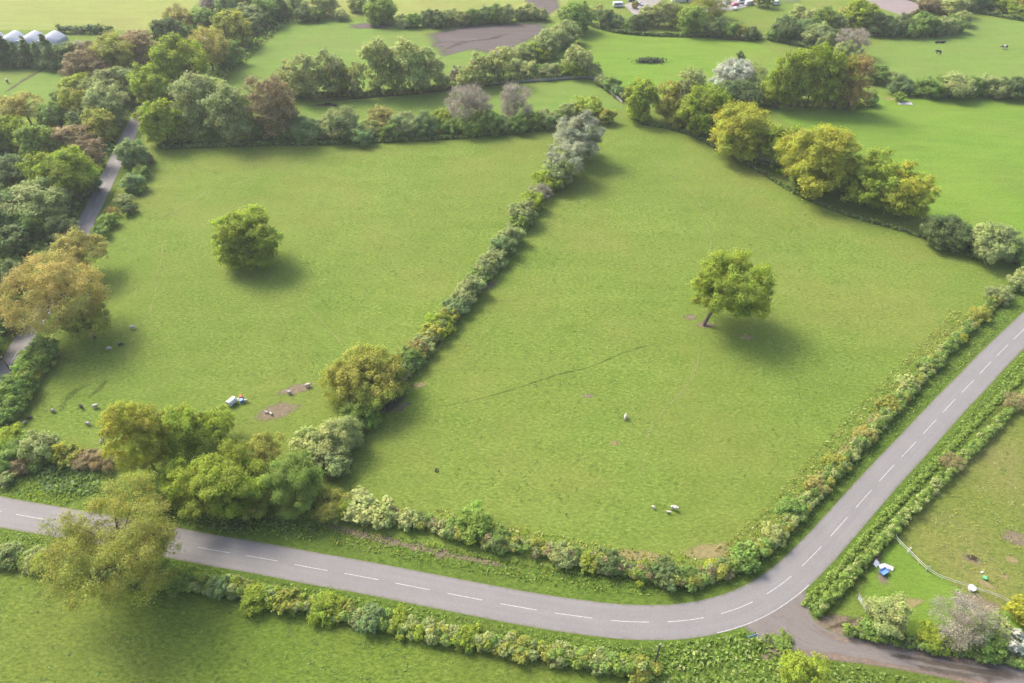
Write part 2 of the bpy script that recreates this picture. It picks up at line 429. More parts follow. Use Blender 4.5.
# painted markings: the 6 m marks of the centre line and a worn line across the junction
def dashes(Q, first_px, period, length, width, mat, z, count, name):
    T, S = frames(Q); d = np.r_[0, np.cumsum(np.linalg.norm(np.diff(Q, axis=0), axis=1))]
    p0 = at(*first_px); s0 = d[np.argmin(np.linalg.norm(Q - p0, axis=1))]
    V = []; F = []; 
    for k in count:
        sc = s0 + k * period
        if sc - length < 0 or sc + length > d[-1]: continue
        ss = np.linspace(sc - length / 2, sc + length / 2, 5)
        c = np.stack([np.interp(ss, d, Q[:, j]) for j in range(3)], 1); nn = np.stack([np.interp(ss, d, S[:, j]) for j in range(3)], 1)
        a = c + nn * width / 2; b = c - nn * width / 2; n0 = len(V)
        for q in range(5):
            V.append((a[q][0], a[q][1], z)); V.append((b[q][0], b[q][1], z))
        for q in range(4): F.append((n0 + 2 * q, n0 + 2 * q + 1, n0 + 2 * q + 3, n0 + 2 * q + 2))
    return tag(link(name, quick_mesh(name, V, F, mats=[mat])), kind='structure')
dashes(main, (631.2, 621.9), 9.0, 6.0, 0.10, M['paint'], 0.072, range(-26, 26), 'road_markings')
dashes(left, (12, 356), 9.0, 4.5, 0.15, M['paint_worn'], 0.062, range(-4, 12), 'road_markings')
i0 = np.argmin(np.linalg.norm(main - at(708, 618), axis=1)); i1 = np.argmin(np.linalg.norm(main - at(800, 568), axis=1))
strip('road_markings', (main - Sm * 2.75)[i0:i1], 0.14, M['paint_worn'], 0.030)

# soil, wear and trodden lines in the fields
for cx, cy, rx, ry, ro, mt in [
    (690, 317, 2.2, 1.4, 0.1, 'earth'), (705, 325, 3.0, 1.6, 0, 'earth'), (277, 411, 5.5, 2.6, 0.3, 'earth'), (297, 389, 4.2, 1.7, 0.4, 'earth'),
    (1016, 538, 3.2, 2.0, -0.3, 'earth'), (972, 559, 1.9, 1.3, -0.4, 'earth'), (1012, 560, 1.4, 0.9, 0, 'straw'), (1005, 576, 1.0, 0.9, 0, 'straw'), (985, 584, 1.8, 0.8, -0.6, 'straw'),
    (745, 337, 2.4, 1.2, -0.2, 'straw'), (588, 396, 1.4, 0.7, 0, 'earth'), (615, 443, 1.5, 0.9, 0, 'straw'), (420, 385, 2.2, 1.0, 0.2, 'straw'),
    (710, 551, 4.5, 1.7, 0.2, 'straw'), (640, 556, 5.0, 1.2, -0.1, 'straw'), (392, 405, 4.2, 1.2, 0.75, 'darksoil'), (402, 407, 2.5, 0.9, 0.7, 'earth'), (489, 286, 3.8, 0.8, 0.8, 'earth'),
    (905, 103, 3.2, 1.6, 0, 'straw'), (890, 99, 3.0, 1.8, 0, 'straw'), (845, 628, 5.0, 1.0, 0.35, 'earth'), (832, 622, 4.0, 1.2, 0.1, 'earth'), (900, 606, 5.0, 0.8, 0.25, 'straw'),
    (890, 600, 3.0, 0.6, 0.2, 'straw'), (772, 653, 2.4, 0.9, 0.3, 'earth'), (874, 552, 1.6, 3.0, -0.5, 'earth'), (975, 602, 4.0, 1.6, -0.3, 'earth'), (882, 578, 1.5, 1.6, 0, 'earth'),
    (470, 300, 3.0, 0.7, 0.8, 'darksoil'), (325, 105, 5.0, 1.5, 0.1, 'darksoil'), (372, 26, 14, 5, 0, 'plough'), (445, 44, 9, 3.0, 0.3, 'plough'),
    (973, 558, 1.3, .8, -.4, 'darksoil'), (330, 470, 2.5, 1.0, 0.3, 'darksoil')]:
    poly_sheet('bare_soil' if mt != 'straw' else 'dry_patch', blob(cx, cy, rx, ry, ro), M[mt], 0.012, soft=min(rx, ry) * 0.55)
def px_strip(name, pts, w, mat, z, soft):
    Q = resample(catmull([at(x, y) for x, y in pts], 1.0), 1.5)[0]
    return strip(name, Q, w, M[mat], z, w * (1 + 0.4 * RNG.uniform(-1, 1, len(Q))) * 1.3 * np.clip(np.minimum(np.arange(len(Q)) + 1, len(Q) - np.arange(len(Q))) / min(6, len(Q) / 3), 0.12, 1), soft=soft)
px_strip('trodden_line', [(418, 406), (450, 405), (490, 396), (520, 387), (560, 374), (590, 367), (625, 352), (650, 345), (668, 342)], 0.5, 'trail', 0.0125, 0.25)
px_strip('trodden_line', [(60, 412), (66, 400), (80, 388), (92, 384)], 1.4, 'trail', 0.0125, 0.5)
px_strip('trodden_line', [(88, 398), (98, 390), (106, 381)], 1.2, 'trail', 0.0125, 0.5)
px_strip('sheep_track', [(140, 225), (175, 210), (215, 190), (260, 176), (320, 158), (380, 150)], 1.1, 'pale_track', 0.0125, 0.5)
px_strip('sheep_track', [(165, 232), (160, 270), (150, 310), (128, 350), (100, 390)], 1.0, 'pale_track', 0.0125, 0.5)
px_strip('sheep_track', [(300, 300), (330, 330), (345, 352), (335, 380)], 0.8, 'pale_track', 0.0125, 0.4)
px_strip('sheep_track', [(640, 150), (690, 190), (710, 240), (704, 318)], 0.9, 'pale_track', 0.0125, 0.45)
px_strip('sheep_track', [(704, 330), (690, 380), (650, 430), (640, 500)], 0.8, 'pale_track', 0.0125, 0.4)
px_strip('footpath', [(315, 522), (345, 530), (380, 539), (410, 546), (440, 553), (480, 561), (520, 569)], 1.5, 'earth', 0.0145, 0.5)
px_strip('footpath', [(0, 96), (12, 88), (24, 80), (38, 72), (50, 66)], 1.5, 'darksoil', 0.0125, 0.5)
px_strip('footpath', [(440, 52), (465, 42), (490, 39), (510, 33)], 2.5, 'darksoil', 0.0125, 0.9)
px_strip('dry_patch', [(725, 566), (760, 545), (790, 515), (815, 485), (845, 452), (870, 424), (900, 388)], 1.8, 'straw', 0.0145, 0.7)
px_strip('earth_bank', [(300, 102), (350, 99), (420, 93), (500, 84), (589, 79), (606, 90), (622, 104)], 1.4, 'darksoil', 0.0125, 0.5)
px_strip('mud', [(800, 604), (806, 617), (818, 629), (838, 639), (862, 643.5), (905, 650), (960, 659), (1020, 669)], 0.9, 'earth', 0.0185, 0.45)
px_strip('mud', [(768, 629), (782, 637), (795, 648), (815, 654), (850, 659), (900, 667.5), (960, 679), (1020, 689)], 1.0, 'earth', 0.0185, 0.5)
px_strip('wheel_rut', [(792, 612), (806, 626), (826, 637), (856, 646), (905, 654), (960, 664), (1020, 674)], 0.6, 'gravel', 0.0195, 0.3)
px_strip('wheel_rut', [(776, 622), (796, 637), (822, 648), (856, 653.5), (905, 661), (960, 671), (1020, 681)], 0.6, 'gravel', 0.0195, 0.3)
px_strip('damp_track', [(890, 655), (930, 662), (975, 669.5), (1030, 678)], 3.4, 'darksoil', 0.0170, 1.1)
poly_sheet('gravel', blob(779, 626, 3.2, 1.6, 0.5), M['gravel'], 0.0200, soft=0.9)
poly_sheet('yard', px_poly([(694, 12), (700, -8), (780, -10), (762, 3), (742, 8), (718, 12)]), M['yard'], 0.012)
poly_sheet('yard', px_poly([(624, 5), (650, -6), (664, -2), (645, 13), (634, 15)]), M['yard'], 0.012)

# ------------------------------------------------------------------ foliage
PAL = {'yg': ((0.312, 0.392, 0.050), 'yellow-green'), 'bg': ((0.255, 0.355, 0.072), 'bright green'), 'mg': ((0.224, 0.330, 0.078), 'mid green'), 'dg': ((0.161, 0.224, 0.076), 'dark green'),
       'gg': ((0.330, 0.385, 0.149), 'grey-green'), 'bl': ((0.237, 0.330, 0.127), 'blue-green'), 'ol': ((0.345, 0.365, 0.075), 'olive'), 'tn': ((0.435, 0.410, 0.125), 'tan'), 'go': ((0.405, 0.425, 0.060), 'golden'),
       'br': ((0.335, 0.281, 0.140), 'brown'), 'pk': ((0.370, 0.340, 0.270), 'pinkish grey'), 'gy': ((0.355, 0.385, 0.250), 'silver-grey'), 'wh': ((0.50, 0.53, 0.43), 'white flowering'), 'ye': ((0.40, 0.42, 0.05), 'yellow'),
       'pl': ((0.397, 0.443, 0.165), 'pale green'), 'rs': ((0.390, 0.315, 0.110), 'rusty brown')}

def unit(rng, n):
    v = rng.normal(size=(n, 3)); return v / np.linalg.norm(v, axis=1)[:, None]

def leaf_quads(P, Nn, size, rng):
    n = len(P)
    Nn = Nn / (np.linalg.norm(Nn, axis=1)[:, None] + 1e-9)
    a = np.cross(Nn, unit(rng, n)); a /= np.linalg.norm(a, axis=1)[:, None] + 1e-9
    b = np.cross(Nn, a)
    s = size * rng.uniform(0.55, 1.3, n)
    l = (s * rng.uniform(0.5, 0.8, n))[:, None]; w = (s * rng.uniform(0.3, 0.5, n))[:, None]
    bend = Nn * (s * rng.uniform(-0.25, 0.1, n))[:, None]
    sk = a * (s * rng.uniform(-0.2, 0.2, n))[:, None]
    V = np.stack([P - a * l + bend, P - b * w + sk, P + a * l + bend, P + b * w + sk], 1).reshape(-1, 3)
    return V, np.arange(4 * n).reshape(n, 4)

def tube_rings(pts, rad, n=5):
    mb = MB(); mb.tube(pts, rad, n, caps=False); return np.array([tuple(v) for v in mb.v]), np.array(mb.f)

class Acc:
    def __init__(self): self.V = []; self.F = []; self.T = []; self.n = 0
    def add(self, V, F, T):
        self.V.append(V); self.F.append(F + self.n); self.n += len(V)
        T = np.asarray(T, float)
        self.T.append(np.broadcast_to(T, (len(F), 3)) if T.ndim == 1 else T)
    def mesh(self, name, mats): return quick_mesh(name, np.concatenate(self.V), np.concatenate(self.F), np.concatenate(self.T), mats)

#       H/R  centre semi  cover puffR  puffs twig  leafsize
KIND = {'oak':     (1.5, .50, .50, 2.0, .28, 1.6, 5, .95), 'open':  (1.55, .56, .43, 0.95, .20, 2.1, 20, .75), 'tall': (2.4, .50, .51, 1.25, .34, 1.2, 6, 1.0), 'airy': (2.3, .50, .51, 1.15, .29, 1.4, 20, .85),
        'wood':    (1.8, .49, .51, 1.7, .31, 1.5, 5, .95), 'shrub': (1.45, .48, .50, 2.2, .38, 1.2, 2, .85), 'bush': (1.15, .46, .52, 2.2, .38, 1.2, 2, .85), 'bare': (1.9, .50, .49, .22, .27, 1.5, 80, .6), 'conifer': (3.2, .5, .49, 2.3, .3, 1.3, 0, .9),
        'bareshrub': (1.4, .5, .5, .35, .36, 1.0, 45, .6), 'willow': (1.6, .52, .48, 2.2, .28, 1.4, 6, .7)}

def make_tree(kind, R, leaf, rng, off=(0, 0), two=None, H=None, cov=1.0):
    hr, fc, fs, cover, pr, pk, twig, ls = KIND[kind]
    H = H or hr * R; zc = fc * H; sz = fs * H; leaf = leaf * ls
    off = np.array([off[0], off[1], 0.0])
    bushy = kind in ('shrub', 'bush', 'bareshrub')
    # foliage masses
    npf = int((13 + 2.2 * R) * pk * (sz / R if sz > R else 1) ** 0.7)
    if kind == 'conifer':
        zz = rng.uniform(0.03, 0.97, npf) ** 1.2
        ang = rng.uniform(0, 6.283, npf); rr = (1 - zz) * rng.uniform(0.45, 0.8, npf) * R
        C = np.stack([rr * np.cos(ang), rr * np.sin(ang), 0.06 * H + zz * 0.9 * H], 1); PR = R * 0.42 * (1 - zz) + 0.35 + 0.08 * R
    else:
        d = unit(rng, npf * 3)
        ga = []                                          # spread the masses apart
        for v in d:
            if v[2] < (-0.85 if bushy else -0.82 if kind == 'open' else -0.95): continue
            if all(np.dot(v, w) < (0.93 if npf > 45 else 0.88 if npf > 24 else 0.8) for w in ga) or rng.random() < 0.05: ga.append(v)
            if len(ga) >= npf: break
        ga = np.array(ga); k = rng.uniform(0.58, 0.80, len(ga))
        ns = max(3, len(ga) // 4)
        ga = np.r_[ga, unit(rng, ns)]; k = np.r_[k, rng.uniform(0.1, 0.4, ns)]
        lob = 1 + 0.09 * np.sin(3 * np.arctan2(ga[:, 1], ga[:, 0]) + rng.uniform(0, 6)) + 0.10 * rng.uniform(-1, 1, len(ga))
        flat = np.where(ga[:, 2] < 0, 0.9 if kind == 'open' else 1.1, 1.0)
        C = ga * (k * lob)[:, None] * np.array([R, R, sz]) * np.stack([np.ones(len(ga)), np.ones(len(ga)), flat], 1) + np.array([0, 0, zc])
        PR = R * pr * rng.uniform(0.75, 1.35, len(ga))
    if bushy: C[:, 2] = np.maximum(C[:, 2], PR * 0.55)
    C = C + off
    acc = Acc()
    puff_t = rng.uniform(0.86, 1.14, (len(C), 1)) * (1 + rng.uniform(-0.07, 0.07, (len(C), 3)) * np.array([1, 0.4, 1]))
    # each mass is a cluster of sprays
    n2 = 7
    pi = np.repeat(np.arange(len(C)), n2)
    sd_ = unit(rng, len(pi)); sd_[:, 2] = np.where(rng.random(len(pi)) < 0.68, np.abs(sd_[:, 2]), sd_[:, 2])
    SC = C[pi] + sd_ * (PR[pi] * rng.uniform(0.45, 0.95, len(pi)))[:, None] * np.array([1, 1, 0.85])
    SR = PR[pi] * rng.uniform(0.30, 0.55, len(pi))
    SC[:, 2] = np.maximum(SC[:, 2], SR * 0.5)
    sub_t = puff_t[pi] * rng.uniform(0.85, 1.15, (len(pi), 1))
    area = 4 * np.pi * PR[pi] ** 2 * 0.62 / n2
    nl = np.maximum((cover * cov * area / (0.40 * leaf * leaf) / 2).astype(int), 2)
    idx = np.repeat(np.arange(len(SC)), nl)
    dirs = unit(rng, len(idx)); up = rng.random(len(idx)) < 0.65
    dirs[:, 2] = np.where(up, np.abs(dirs[:, 2]), dirs[:, 2])
    outw = SC[idx] - (np.array([0, 0, zc * 0.9]) + off); outw /= np.linalg.norm(outw, axis=1)[:, None] + 1e-6
    dirs = dirs + outw * 0.35; dirs /= np.linalg.norm(dirs, axis=1)[:, None]
    rad = SR[idx] * np.where(rng.random(len(idx)) < 0.5, rng.uniform(0.7, 1.1, len(idx)), rng.uniform(0.3, 1.75, len(idx)))
    P = SC[idx] + dirs * rad[:, None] * np.array([1, 1, 0.85])
    keep = P[:, 2] > 0.05 * R
    # drop leaves buried well inside other masses
    P, dirs, idx = P[keep], dirs[keep], idx[keep]
    nn = dirs * 0.9 + unit(rng, len(P)) * 0.55 + np.array([-0.08, 0.08, 0.5])
    V, F = leaf_quads(P, nn, leaf, rng)
    T = sub_t[idx] * rng.uniform(0.78, 1.22, (len(P), 1))
    if two is not None:                                  # the fresh top leaves have their own colour
        h = np.clip((P[:, 2] - zc) / sz * 0.6 + 0.5 + 0.25 * np.sin(idx * 2.3), 0, 1)[:, None]
        T = T * (h * np.array(two) + (1 - h))
    acc.add(V, F, T)
    # twigs reaching out of the masses
    if twig:
        ti = np.repeat(np.arange(len(C)), twig if twig > 8 else twig)
        a = unit(rng, len(ti)) * 0.9 + (C[ti] - np.array([0, 0, zc * 0.6]) - off) / R * 0.6 + np.array([0, 0, 0.35])
        a /= np.linalg.norm(a, axis=1)[:, None]
        L = PR[ti] * rng.uniform(0.5, 1.25, len(ti))
        w = (leaf * (0.11 if twig > 8 else 0.10))
        s = np.cross(a, unit(rng, len(ti))); s /= np.linalg.norm(s, axis=1)[:, None]
        st = C[ti] + unit(rng, len(ti)) * (PR[ti] * 0.3)[:, None]
        st[:, 2] = np.maximum(st[:, 2], 0.1)
        V = np.stack([st - s * w, st + s * w, st + a * L[:, None] + s * w * 0.4, st + a * L[:, None] - s * w * 0.4], 1).reshape(-1, 3)
        V[:, 2] = np.maximum(V[:, 2], 0.03)
        tw = (0.75, 0.62, 1.0) if kind not in ('bare', 'bareshrub') else (1, 1, 1)
        acc.add(V, np.arange(len(V)).reshape(-1, 4), np.array(tw) * rng.uniform(0.6, 1.1, (len(ti), 1)))
    crown = acc.mesh('crown', [M['leaf']])
    # trunk and limbs
    ta = Acc()
    if bushy:
        stems = C[rng.choice(len(C), min(len(C), 6), replace=False)]
        for c in stems:
            V, F = tube_rings([np.array([c[0] * 0.15, c[1] * 0.15, 0]) + off * 0.8, off * 0.6 + (c - off) * np.array([.5, .5, .55]), c], [0.035 * R, 0.025 * R, 0.01 * R], 4); ta.add(V, F, (1, 1, 1))
    else:
        r0 = 0.036 * R + 0.06 if kind != 'conifer' else 0.025 * R + 0.08
        fork = np.array([off[0] * 0.35, off[1] * 0.35, (0.26 if kind not in ('tall', 'airy', 'conifer') else 0.4) * H])
        top = off * 0.9 + np.array([0, 0, zc + sz * 0.45]) + np.array([*rng.uniform(-0.1, 0.1, 2) * R, 0])
        if kind == 'conifer': top = np.array([0, 0, 0.96 * H]) + off
        b = np.array([*(rng.uniform(-0.04, 0.04, 2) * R), 0])
        V, F = tube_rings([(0, 0, -0.15), (0, 0, 0.02 * H), fork * 0.5 + b, fork, (fork + top) / 2 + b, top], [r0 * 1.7, r0 * 1.2, r0, r0 * 0.85, r0 * 0.5, r0 * 0.12], 7); ta.add(V, F, (1, 1, 1))
        nlimb = min(len(C), 10 if twig <= 8 else 16)
        order = np.argsort(-np.linalg.norm((C - off)[:, :2], axis=1)); sel = order[:nlimb] if kind != 'conifer' else []
        for q in sel:
            c = C[q]; s = fork + (top - fork) * rng.uniform(0, 0.6)
            mid = s * 0.5 + c * 0.5 + np.array([0, 0, 0.06 * H]) + rng.uniform(-1, 1, 3) * 0.06 * R
            V, F = tube_rings([s, s * 0.75 + mid * 0.25 + np.array([0, 0, .02 * H]), mid, c], [r0 * 0.42, r0 * 0.33, r0 * 0.2, r0 * 0.05], 5); ta.add(V, F, (1, 1, 1))
            if twig > 8:
                for e in range(3):
                    c2 = C[rng.integers(len(C))]
                    if np.linalg.norm(c2 - c) < R * 1.0:
                        V, F = tube_rings([mid, (mid + c2) / 2 + np.array([0, 0, .03 * H]), c2], [r0 * 0.15, r0 * 0.10, r0 * 0.04], 4); ta.add(V, F, (1, 1, 1))
    trunk = quick_mesh('trunk', np.concatenate(ta.V), np.concatenate(ta.F), None, [M['bark'] if kind not in ('bare', 'bareshrub') else M['bark_pale']], smooth=True)
    return trunk, crown, H

CACHE = {}; LABELS = {}
def solve(cx, cy, w, kind, hk=1.0):
    z = 0.0
    if kind in ('oak', 'wood', 'tall'): w = w * 0.93
    for _ in range(6):
        t = mpp(cx, cy, z); R = w / 2 * t
        H = KIND[kind][0] * R * hk; z = KIND[kind][1] * H
    return R, H, at(cx, cy, z)

TREE_NAMES = {'oak': 'oak_tree', 'open': 'open_crowned_tree', 'tall': 'tall_tree', 'airy': 'airy_tree', 'wood': 'woodland_tree', 'shrub': 'shrub', 'bush': 'low_shrub', 'bare': 'bare_tree', 'conifer': 'conifer', 'bareshrub': 'bare_shrub', 'willow': 'willow'}
WORDS = {'oak': 'broad tree', 'open': 'sparse open tree', 'tall': 'tall tree', 'airy': 'airy tree', 'wood': 'leafy tree', 'shrub': 'shrub', 'bush': 'low bush', 'bare': 'bare tree', 'conifer': 'conifer', 'bareshrub': 'bare twiggy shrub', 'willow': 'rounded bushy tree'}
def tree(cx, cy, w, kind, pal, label, group=None, base=None, two=None, hk=1.0, hero=False, full=False, cov=1.0):
    R, H, c = solve(cx, cy, w, kind, hk)
    pos = np.array([c[0], c[1], 0.0]); off = (0, 0)
    if base is not None:
        b = at(*base); off = (c[0] - b[0], c[1] - b[1]); pos = b
    leaf = float(np.clip(1.45 * mpp(cx, cy), 0.27, 0.7))
    if kind in ('shrub', 'bush') and R < 3: leaf = min(leaf, 0.2 * R + 0.16)
    col = np.array(PAL[pal][0]) * RNG.uniform(0.9, 1.1)
    if hero or base is not None or two is not None or w >= 58:
        tr, cr, H0 = make_tree(kind, R, leaf, np.random.default_rng(int(cx * 7 + cy) % 99991), off, two, H, cov); s = (1, 1, 1); rz = 0.0
    else:
        cls = round(math.log(R, 1.35)); var = int(RNG.integers(3)); key = (kind, cls, var)
        R0 = 1.35 ** cls
        if key not in CACHE:
            CACHE[key] = make_tree(kind, R0, leaf, np.random.default_rng(cls * 31 + var * 7 + len(kind)))
        tr, cr, H0 = CACHE[key]
        s = (R / R0 * RNG.uniform(0.9, 1.15), R / R0 * RNG.uniform(0.9, 1.15), H / H0 * RNG.uniform(0.85, 1.12)); rz = RNG.uniform(0, 6.28)
    cat = 'shrub' if kind in ('shrub', 'bush', 'bareshrub') else 'tree'
    text = label if full else f"{PAL[pal][1]} {WORDS[kind]} {label}"
    e = thing(TREE_NAMES[kind], pos, text, cat, group, rz); e.scale = tuple(float(q) for q in s)
    t = link('trunk' if cat == 'tree' else 'stems', tr, e); k = link('crown' if cat == 'tree' else 'foliage', cr, e)
    k.color = (*[float(q) for q in col], 1)
    LABELS.setdefault(text, []).append(e)
    return e

ORD = ['first', 'second', 'third', 'fourth', 'fifth', 'sixth', 'seventh', 'eighth', 'ninth', 'tenth', 'eleventh', 'twelfth', 'thirteenth', 'fourteenth', 'fifteenth', 'sixteenth', 'seventeenth', 'eighteenth', 'nineteenth', 'twentieth',
       'twenty-first', 'twenty-second', 'twenty-third', 'twenty-fourth', 'twenty-fifth', 'twenty-sixth', 'twenty-seventh', 'twenty-eighth', 'twenty-ninth', 'thirtieth']
def row(items, frm, where, group):
    for i, it in enumerate(items):
        cx, cy, w, kind, pal = it[:5]; kw = it[5] if len(it) > 5 else {}
        tree(cx, cy, w, kind, pal, f"{ORD[i]} {frm} {where}", group, **kw)

# ---- the single trees of the two sheep fields and the roadside group
tree(731, 288, 88, 'open', 'yg', 'lone spreading yellow-green oak standing in the middle of the large right field', None, base=(704, 325), full=True, hk=1.12, cov=2.1, hero=True)
tree(245, 238, 70, 'oak', 'yg', 'lone round green oak standing in the upper part of the left sheep field', None, full=True, hk=1.2, hero=True)
tree(367, 377, 80, 'oak', 'ol', 'big olive tree growing halfway along the hedgerow between the two sheep fields', None, full=True, two=(1.04, 1.0, 1.0), hk=0.95, hero=True)
tree(337, 385, 38, 'bare', 'ol', 'bare olive-twigged tree beside the big olive hedgerow tree', None, full=True)
G1 = 'trees in the group by the lower road'
tree(136, 436, 58, 'airy', 'go', 'narrow golden tree at the left end of the group above the lower road', G1, full=True, hk=1.6, cov=1.3, hero=True)
tree(178, 432, 66, 'oak', 'yg', 'yellow-green tree rising behind, second from left in the roadside group', G1, full=True, hk=1.3, hero=True)
tree(187, 484, 58, 'oak', 'yg', 'yellow-green tree at the front of the roadside group, left of the largest one', G1, full=True, hk=1.3, hero=True)
tree(215, 425, 44, 'open', 'yg', 'sparse forked yellow-green tree at the back of the group, nearest the white trailer', G1, full=True, hk=1.1, hero=True)
tree(226, 484, 86, 'oak', 'yg', 'largest bright yellow-green tree in the group above the lower road', G1, full=True, hk=1.05, hero=True)
tree(262, 453, 48, 'open', 'ol', 'thin brownish olive tree behind the largest tree of the roadside group', G1, full=True, hero=True)
tree(291, 485, 66, 'willow', 'bg', 'fresh green bushy tree at the right end of the roadside group', G1, full=True, hk=1.0, hero=True)
tree(252, 503, 34, 'shrub', 'ol', 'olive bush under the largest tree of the roadside group', None, full=True)
tree(160, 500, 30, 'shrub', 'mg', 'mid green bush under the yellow-green trees by the lower road', None, full=True)
tree(116, 546, 148, 'open', 'ol', 'large sparse olive tree overhanging the lower road from its near side', None, full=True, hk=1.1, cov=.6, hero=True)
# ---- the big tan trees over the left road
tree(54, 294, 112, 'open', 'tn', 'largest tan tree spreading over the narrow left road', None, full=True, two=(1.06, 0.97, 1.0), cov=.8, hero=True)
tree(78, 252, 62, 'open', 'tn', 'smaller sparse tan tree behind the largest tan tree on the left road', None, full=True, hero=True)
tree(85, 320, 56, 'open', 'ol', 'olive green tree in front of the largest tan tree beside the left field', None, full=True, hero=True)

# ---- hedgerow between the two sheep fields, from the big silver willow down to the road
G2 = 'shrubs of the hedgerow between the two sheep fields'
tree(580, 137, 52, 'willow', 'gy', 'big silver-grey rounded tree at the top end of the hedgerow between the sheep fields', None, full=True, hk=1.1, hero=True)
tree(566, 160, 46, 'willow', 'gy', 'smaller silver-grey tree tucked below the big silver-grey tree', None, full=True, hk=1.05, hero=True)
row([(556, 174, 34, 'shrub', 'gg'), (549, 181, 28, 'shrub', 'yg'), (540, 193, 24, 'bareshrub', 'pk'), (533, 202, 22, 'shrub', 'yg'), (524, 214, 28, 'shrub', 'gg'), (519, 224, 20, 'shrub', 'bg'), (511, 235, 26, 'shrub', 'gg'),
     (503, 247, 25, 'shrub', 'bl'), (494, 258, 26, 'shrub', 'gg'), (487, 268, 22, 'shrub', 'gg'), (480, 276, 22, 'shrub', 'mg'), (471, 287, 27, 'shrub', 'gg'), (464, 298, 24, 'shrub', 'gg'), (456, 306, 24, 'shrub', 'bl'),
     (448, 316, 22, 'shrub', 'ol'), (440, 324, 25, 'shrub', 'yg'), (432, 333, 24, 'shrub', 'go'), (424, 343, 24, 'shrub', 'gg'), (417, 350, 24, 'bareshrub', 'rs'), (410, 359, 26, 'shrub', 'mg'), (402, 369, 22, 'shrub', 'gg'),
     (362, 414, 34, 'shrub', 'bg'), (350, 425, 28, 'shrub', 'bg'), (343, 438, 40, 'shrub', 'pl'), (324, 442, 48, 'shrub', 'pl'), (334, 460, 36, 'shrub', 'gg')],
    'below the silver trees', 'in the hedgerow between sheep fields', G2)

# ---- far side of the left field
G3 = 'trees and bushes of the hedgerow above the left sheep field'
row([(233, 113, 52, 'tall', 'gg', dict(hk=1.0)), (273, 108, 46, 'airy', 'br', dict(hk=1.2)), (288, 131, 24, 'shrub', 'mg'), (306, 130, 30, 'shrub', 'bl'), (323, 129, 24, 'shrub', 'gg'), (341, 127, 34, 'shrub', 'gg'), (360, 135, 24, 'shrub', 'bl'), (371, 128, 22, 'shrub', 'pl'), (381, 119, 28, 'airy', 'tn', dict(hk=.75)),
     (392, 130, 22, 'shrub', 'mg'), (404, 124, 32, 'shrub', 'gg'), (424, 126, 28, 'shrub', 'bl'), (440, 119, 27, 'wood', 'yg', dict(hk=.8)), (451, 127, 20, 'shrub', 'mg'), (468, 104, 50, 'bare', 'pk', dict(hk=1.0)), (474, 126, 24, 'shrub', 'bg'), (490, 123, 28, 'shrub', 'mg'), (503, 125, 20, 'shrub', 'bl'),
     (516, 104, 38, 'bare', 'pk', dict(hk=1.1)), (519, 125, 22, 'shrub', 'mg'), (533, 121, 22, 'shrub', 'bg'), (546, 117, 26, 'shrub', 'gg'), (558, 116, 18, 'shrub', 'mg'), (568, 111, 22, 'shrub', 'gg'), (588, 106, 34, 'wood', 'yg', dict(hk=.8)), (606, 117, 18, 'shrub', 'ol')],
    'from left', 'in hedgerow above the left sheep field', G3)
G4 = 'trees in the row beyond the strip field'
row([(287, 77, 26, 'airy', 'pl', dict(hk=1.3)), (303, 75, 36, 'airy', 'pl', dict(hk=1.2)), (329, 73, 38, 'tall', 'gg', dict(hk=1.0)), (341, 78, 26, 'tall', 'ol', dict(hk=1.15)), (357, 79, 18, 'airy', 'pl', dict(hk=1.8)), (377, 68, 38, 'tall', 'pl', dict(hk=1.25)), (393, 68, 30, 'tall', 'pl', dict(hk=1.4)), (408, 64, 38, 'tall', 'pl', dict(hk=1.38)), (426, 66, 34, 'tall', 'gg', dict(hk=1.35)), (442, 79, 18, 'shrub', 'gg'),
     (455, 74, 12, 'bare', 'pk', dict(hk=1.6)), (466, 74, 20, 'airy', 'pl', dict(hk=1.15)), (478, 69, 26, 'airy', 'pl', dict(hk=1.2)), (492, 71, 22, 'airy', 'gg', dict(hk=1.1)), (503, 65, 26, 'airy', 'pl', dict(hk=1.2)), (516, 69, 20, 'shrub', 'gg'), (527, 70, 20, 'shrub', 'pl'), (537, 71, 16, 'shrub', 'mg'), (548, 70, 20, 'shrub', 'gg'), (561, 70, 16, 'shrub', 'bg')],
    'from left', 'in the row beyond the strip field', G4)
tree(577, 58, 34, 'open', 'pl', 'pale sparse tree at the corner where the strip field fence turns', None, full=True, hk=1.2)
tree(578, 68, 22, 'shrub', 'yg', 'yellow-green shrub under the pale sparse corner tree', None, full=True)
G5 = 'shrubs along the turned end of the strip field fence'
row([(594, 72, 18, 'shrub', 'gg'), (603, 80, 15, 'shrub', 'gg'), (611, 84, 16, 'shrub', 'mg'), (618, 91, 15, 'shrub', 'bl'), (625, 96, 12, 'shrub', 'gg')], 'below the pale corner tree', 'along the fence end', G5)
G6 = 'bushes of the diagonal hedge below the big green tree'
tree(575, 17, 40, 'oak', 'mg', 'big round green tree at the top corner of the bright middle field', None, full=True, hk=1.0)
row([(567, 35, 26, 'shrub', 'gg'), (556, 40, 24, 'shrub', 'pl'), (547, 47, 26, 'shrub', 'gg'), (538, 52, 22, 'shrub', 'yg'), (527, 55, 22, 'shrub', 'gg'), (517, 57, 20, 'shrub', 'pl')], 'from top', 'in the diagonal hedge below the big green tree', G6)
G7 = 'trees behind the top of the large right field'
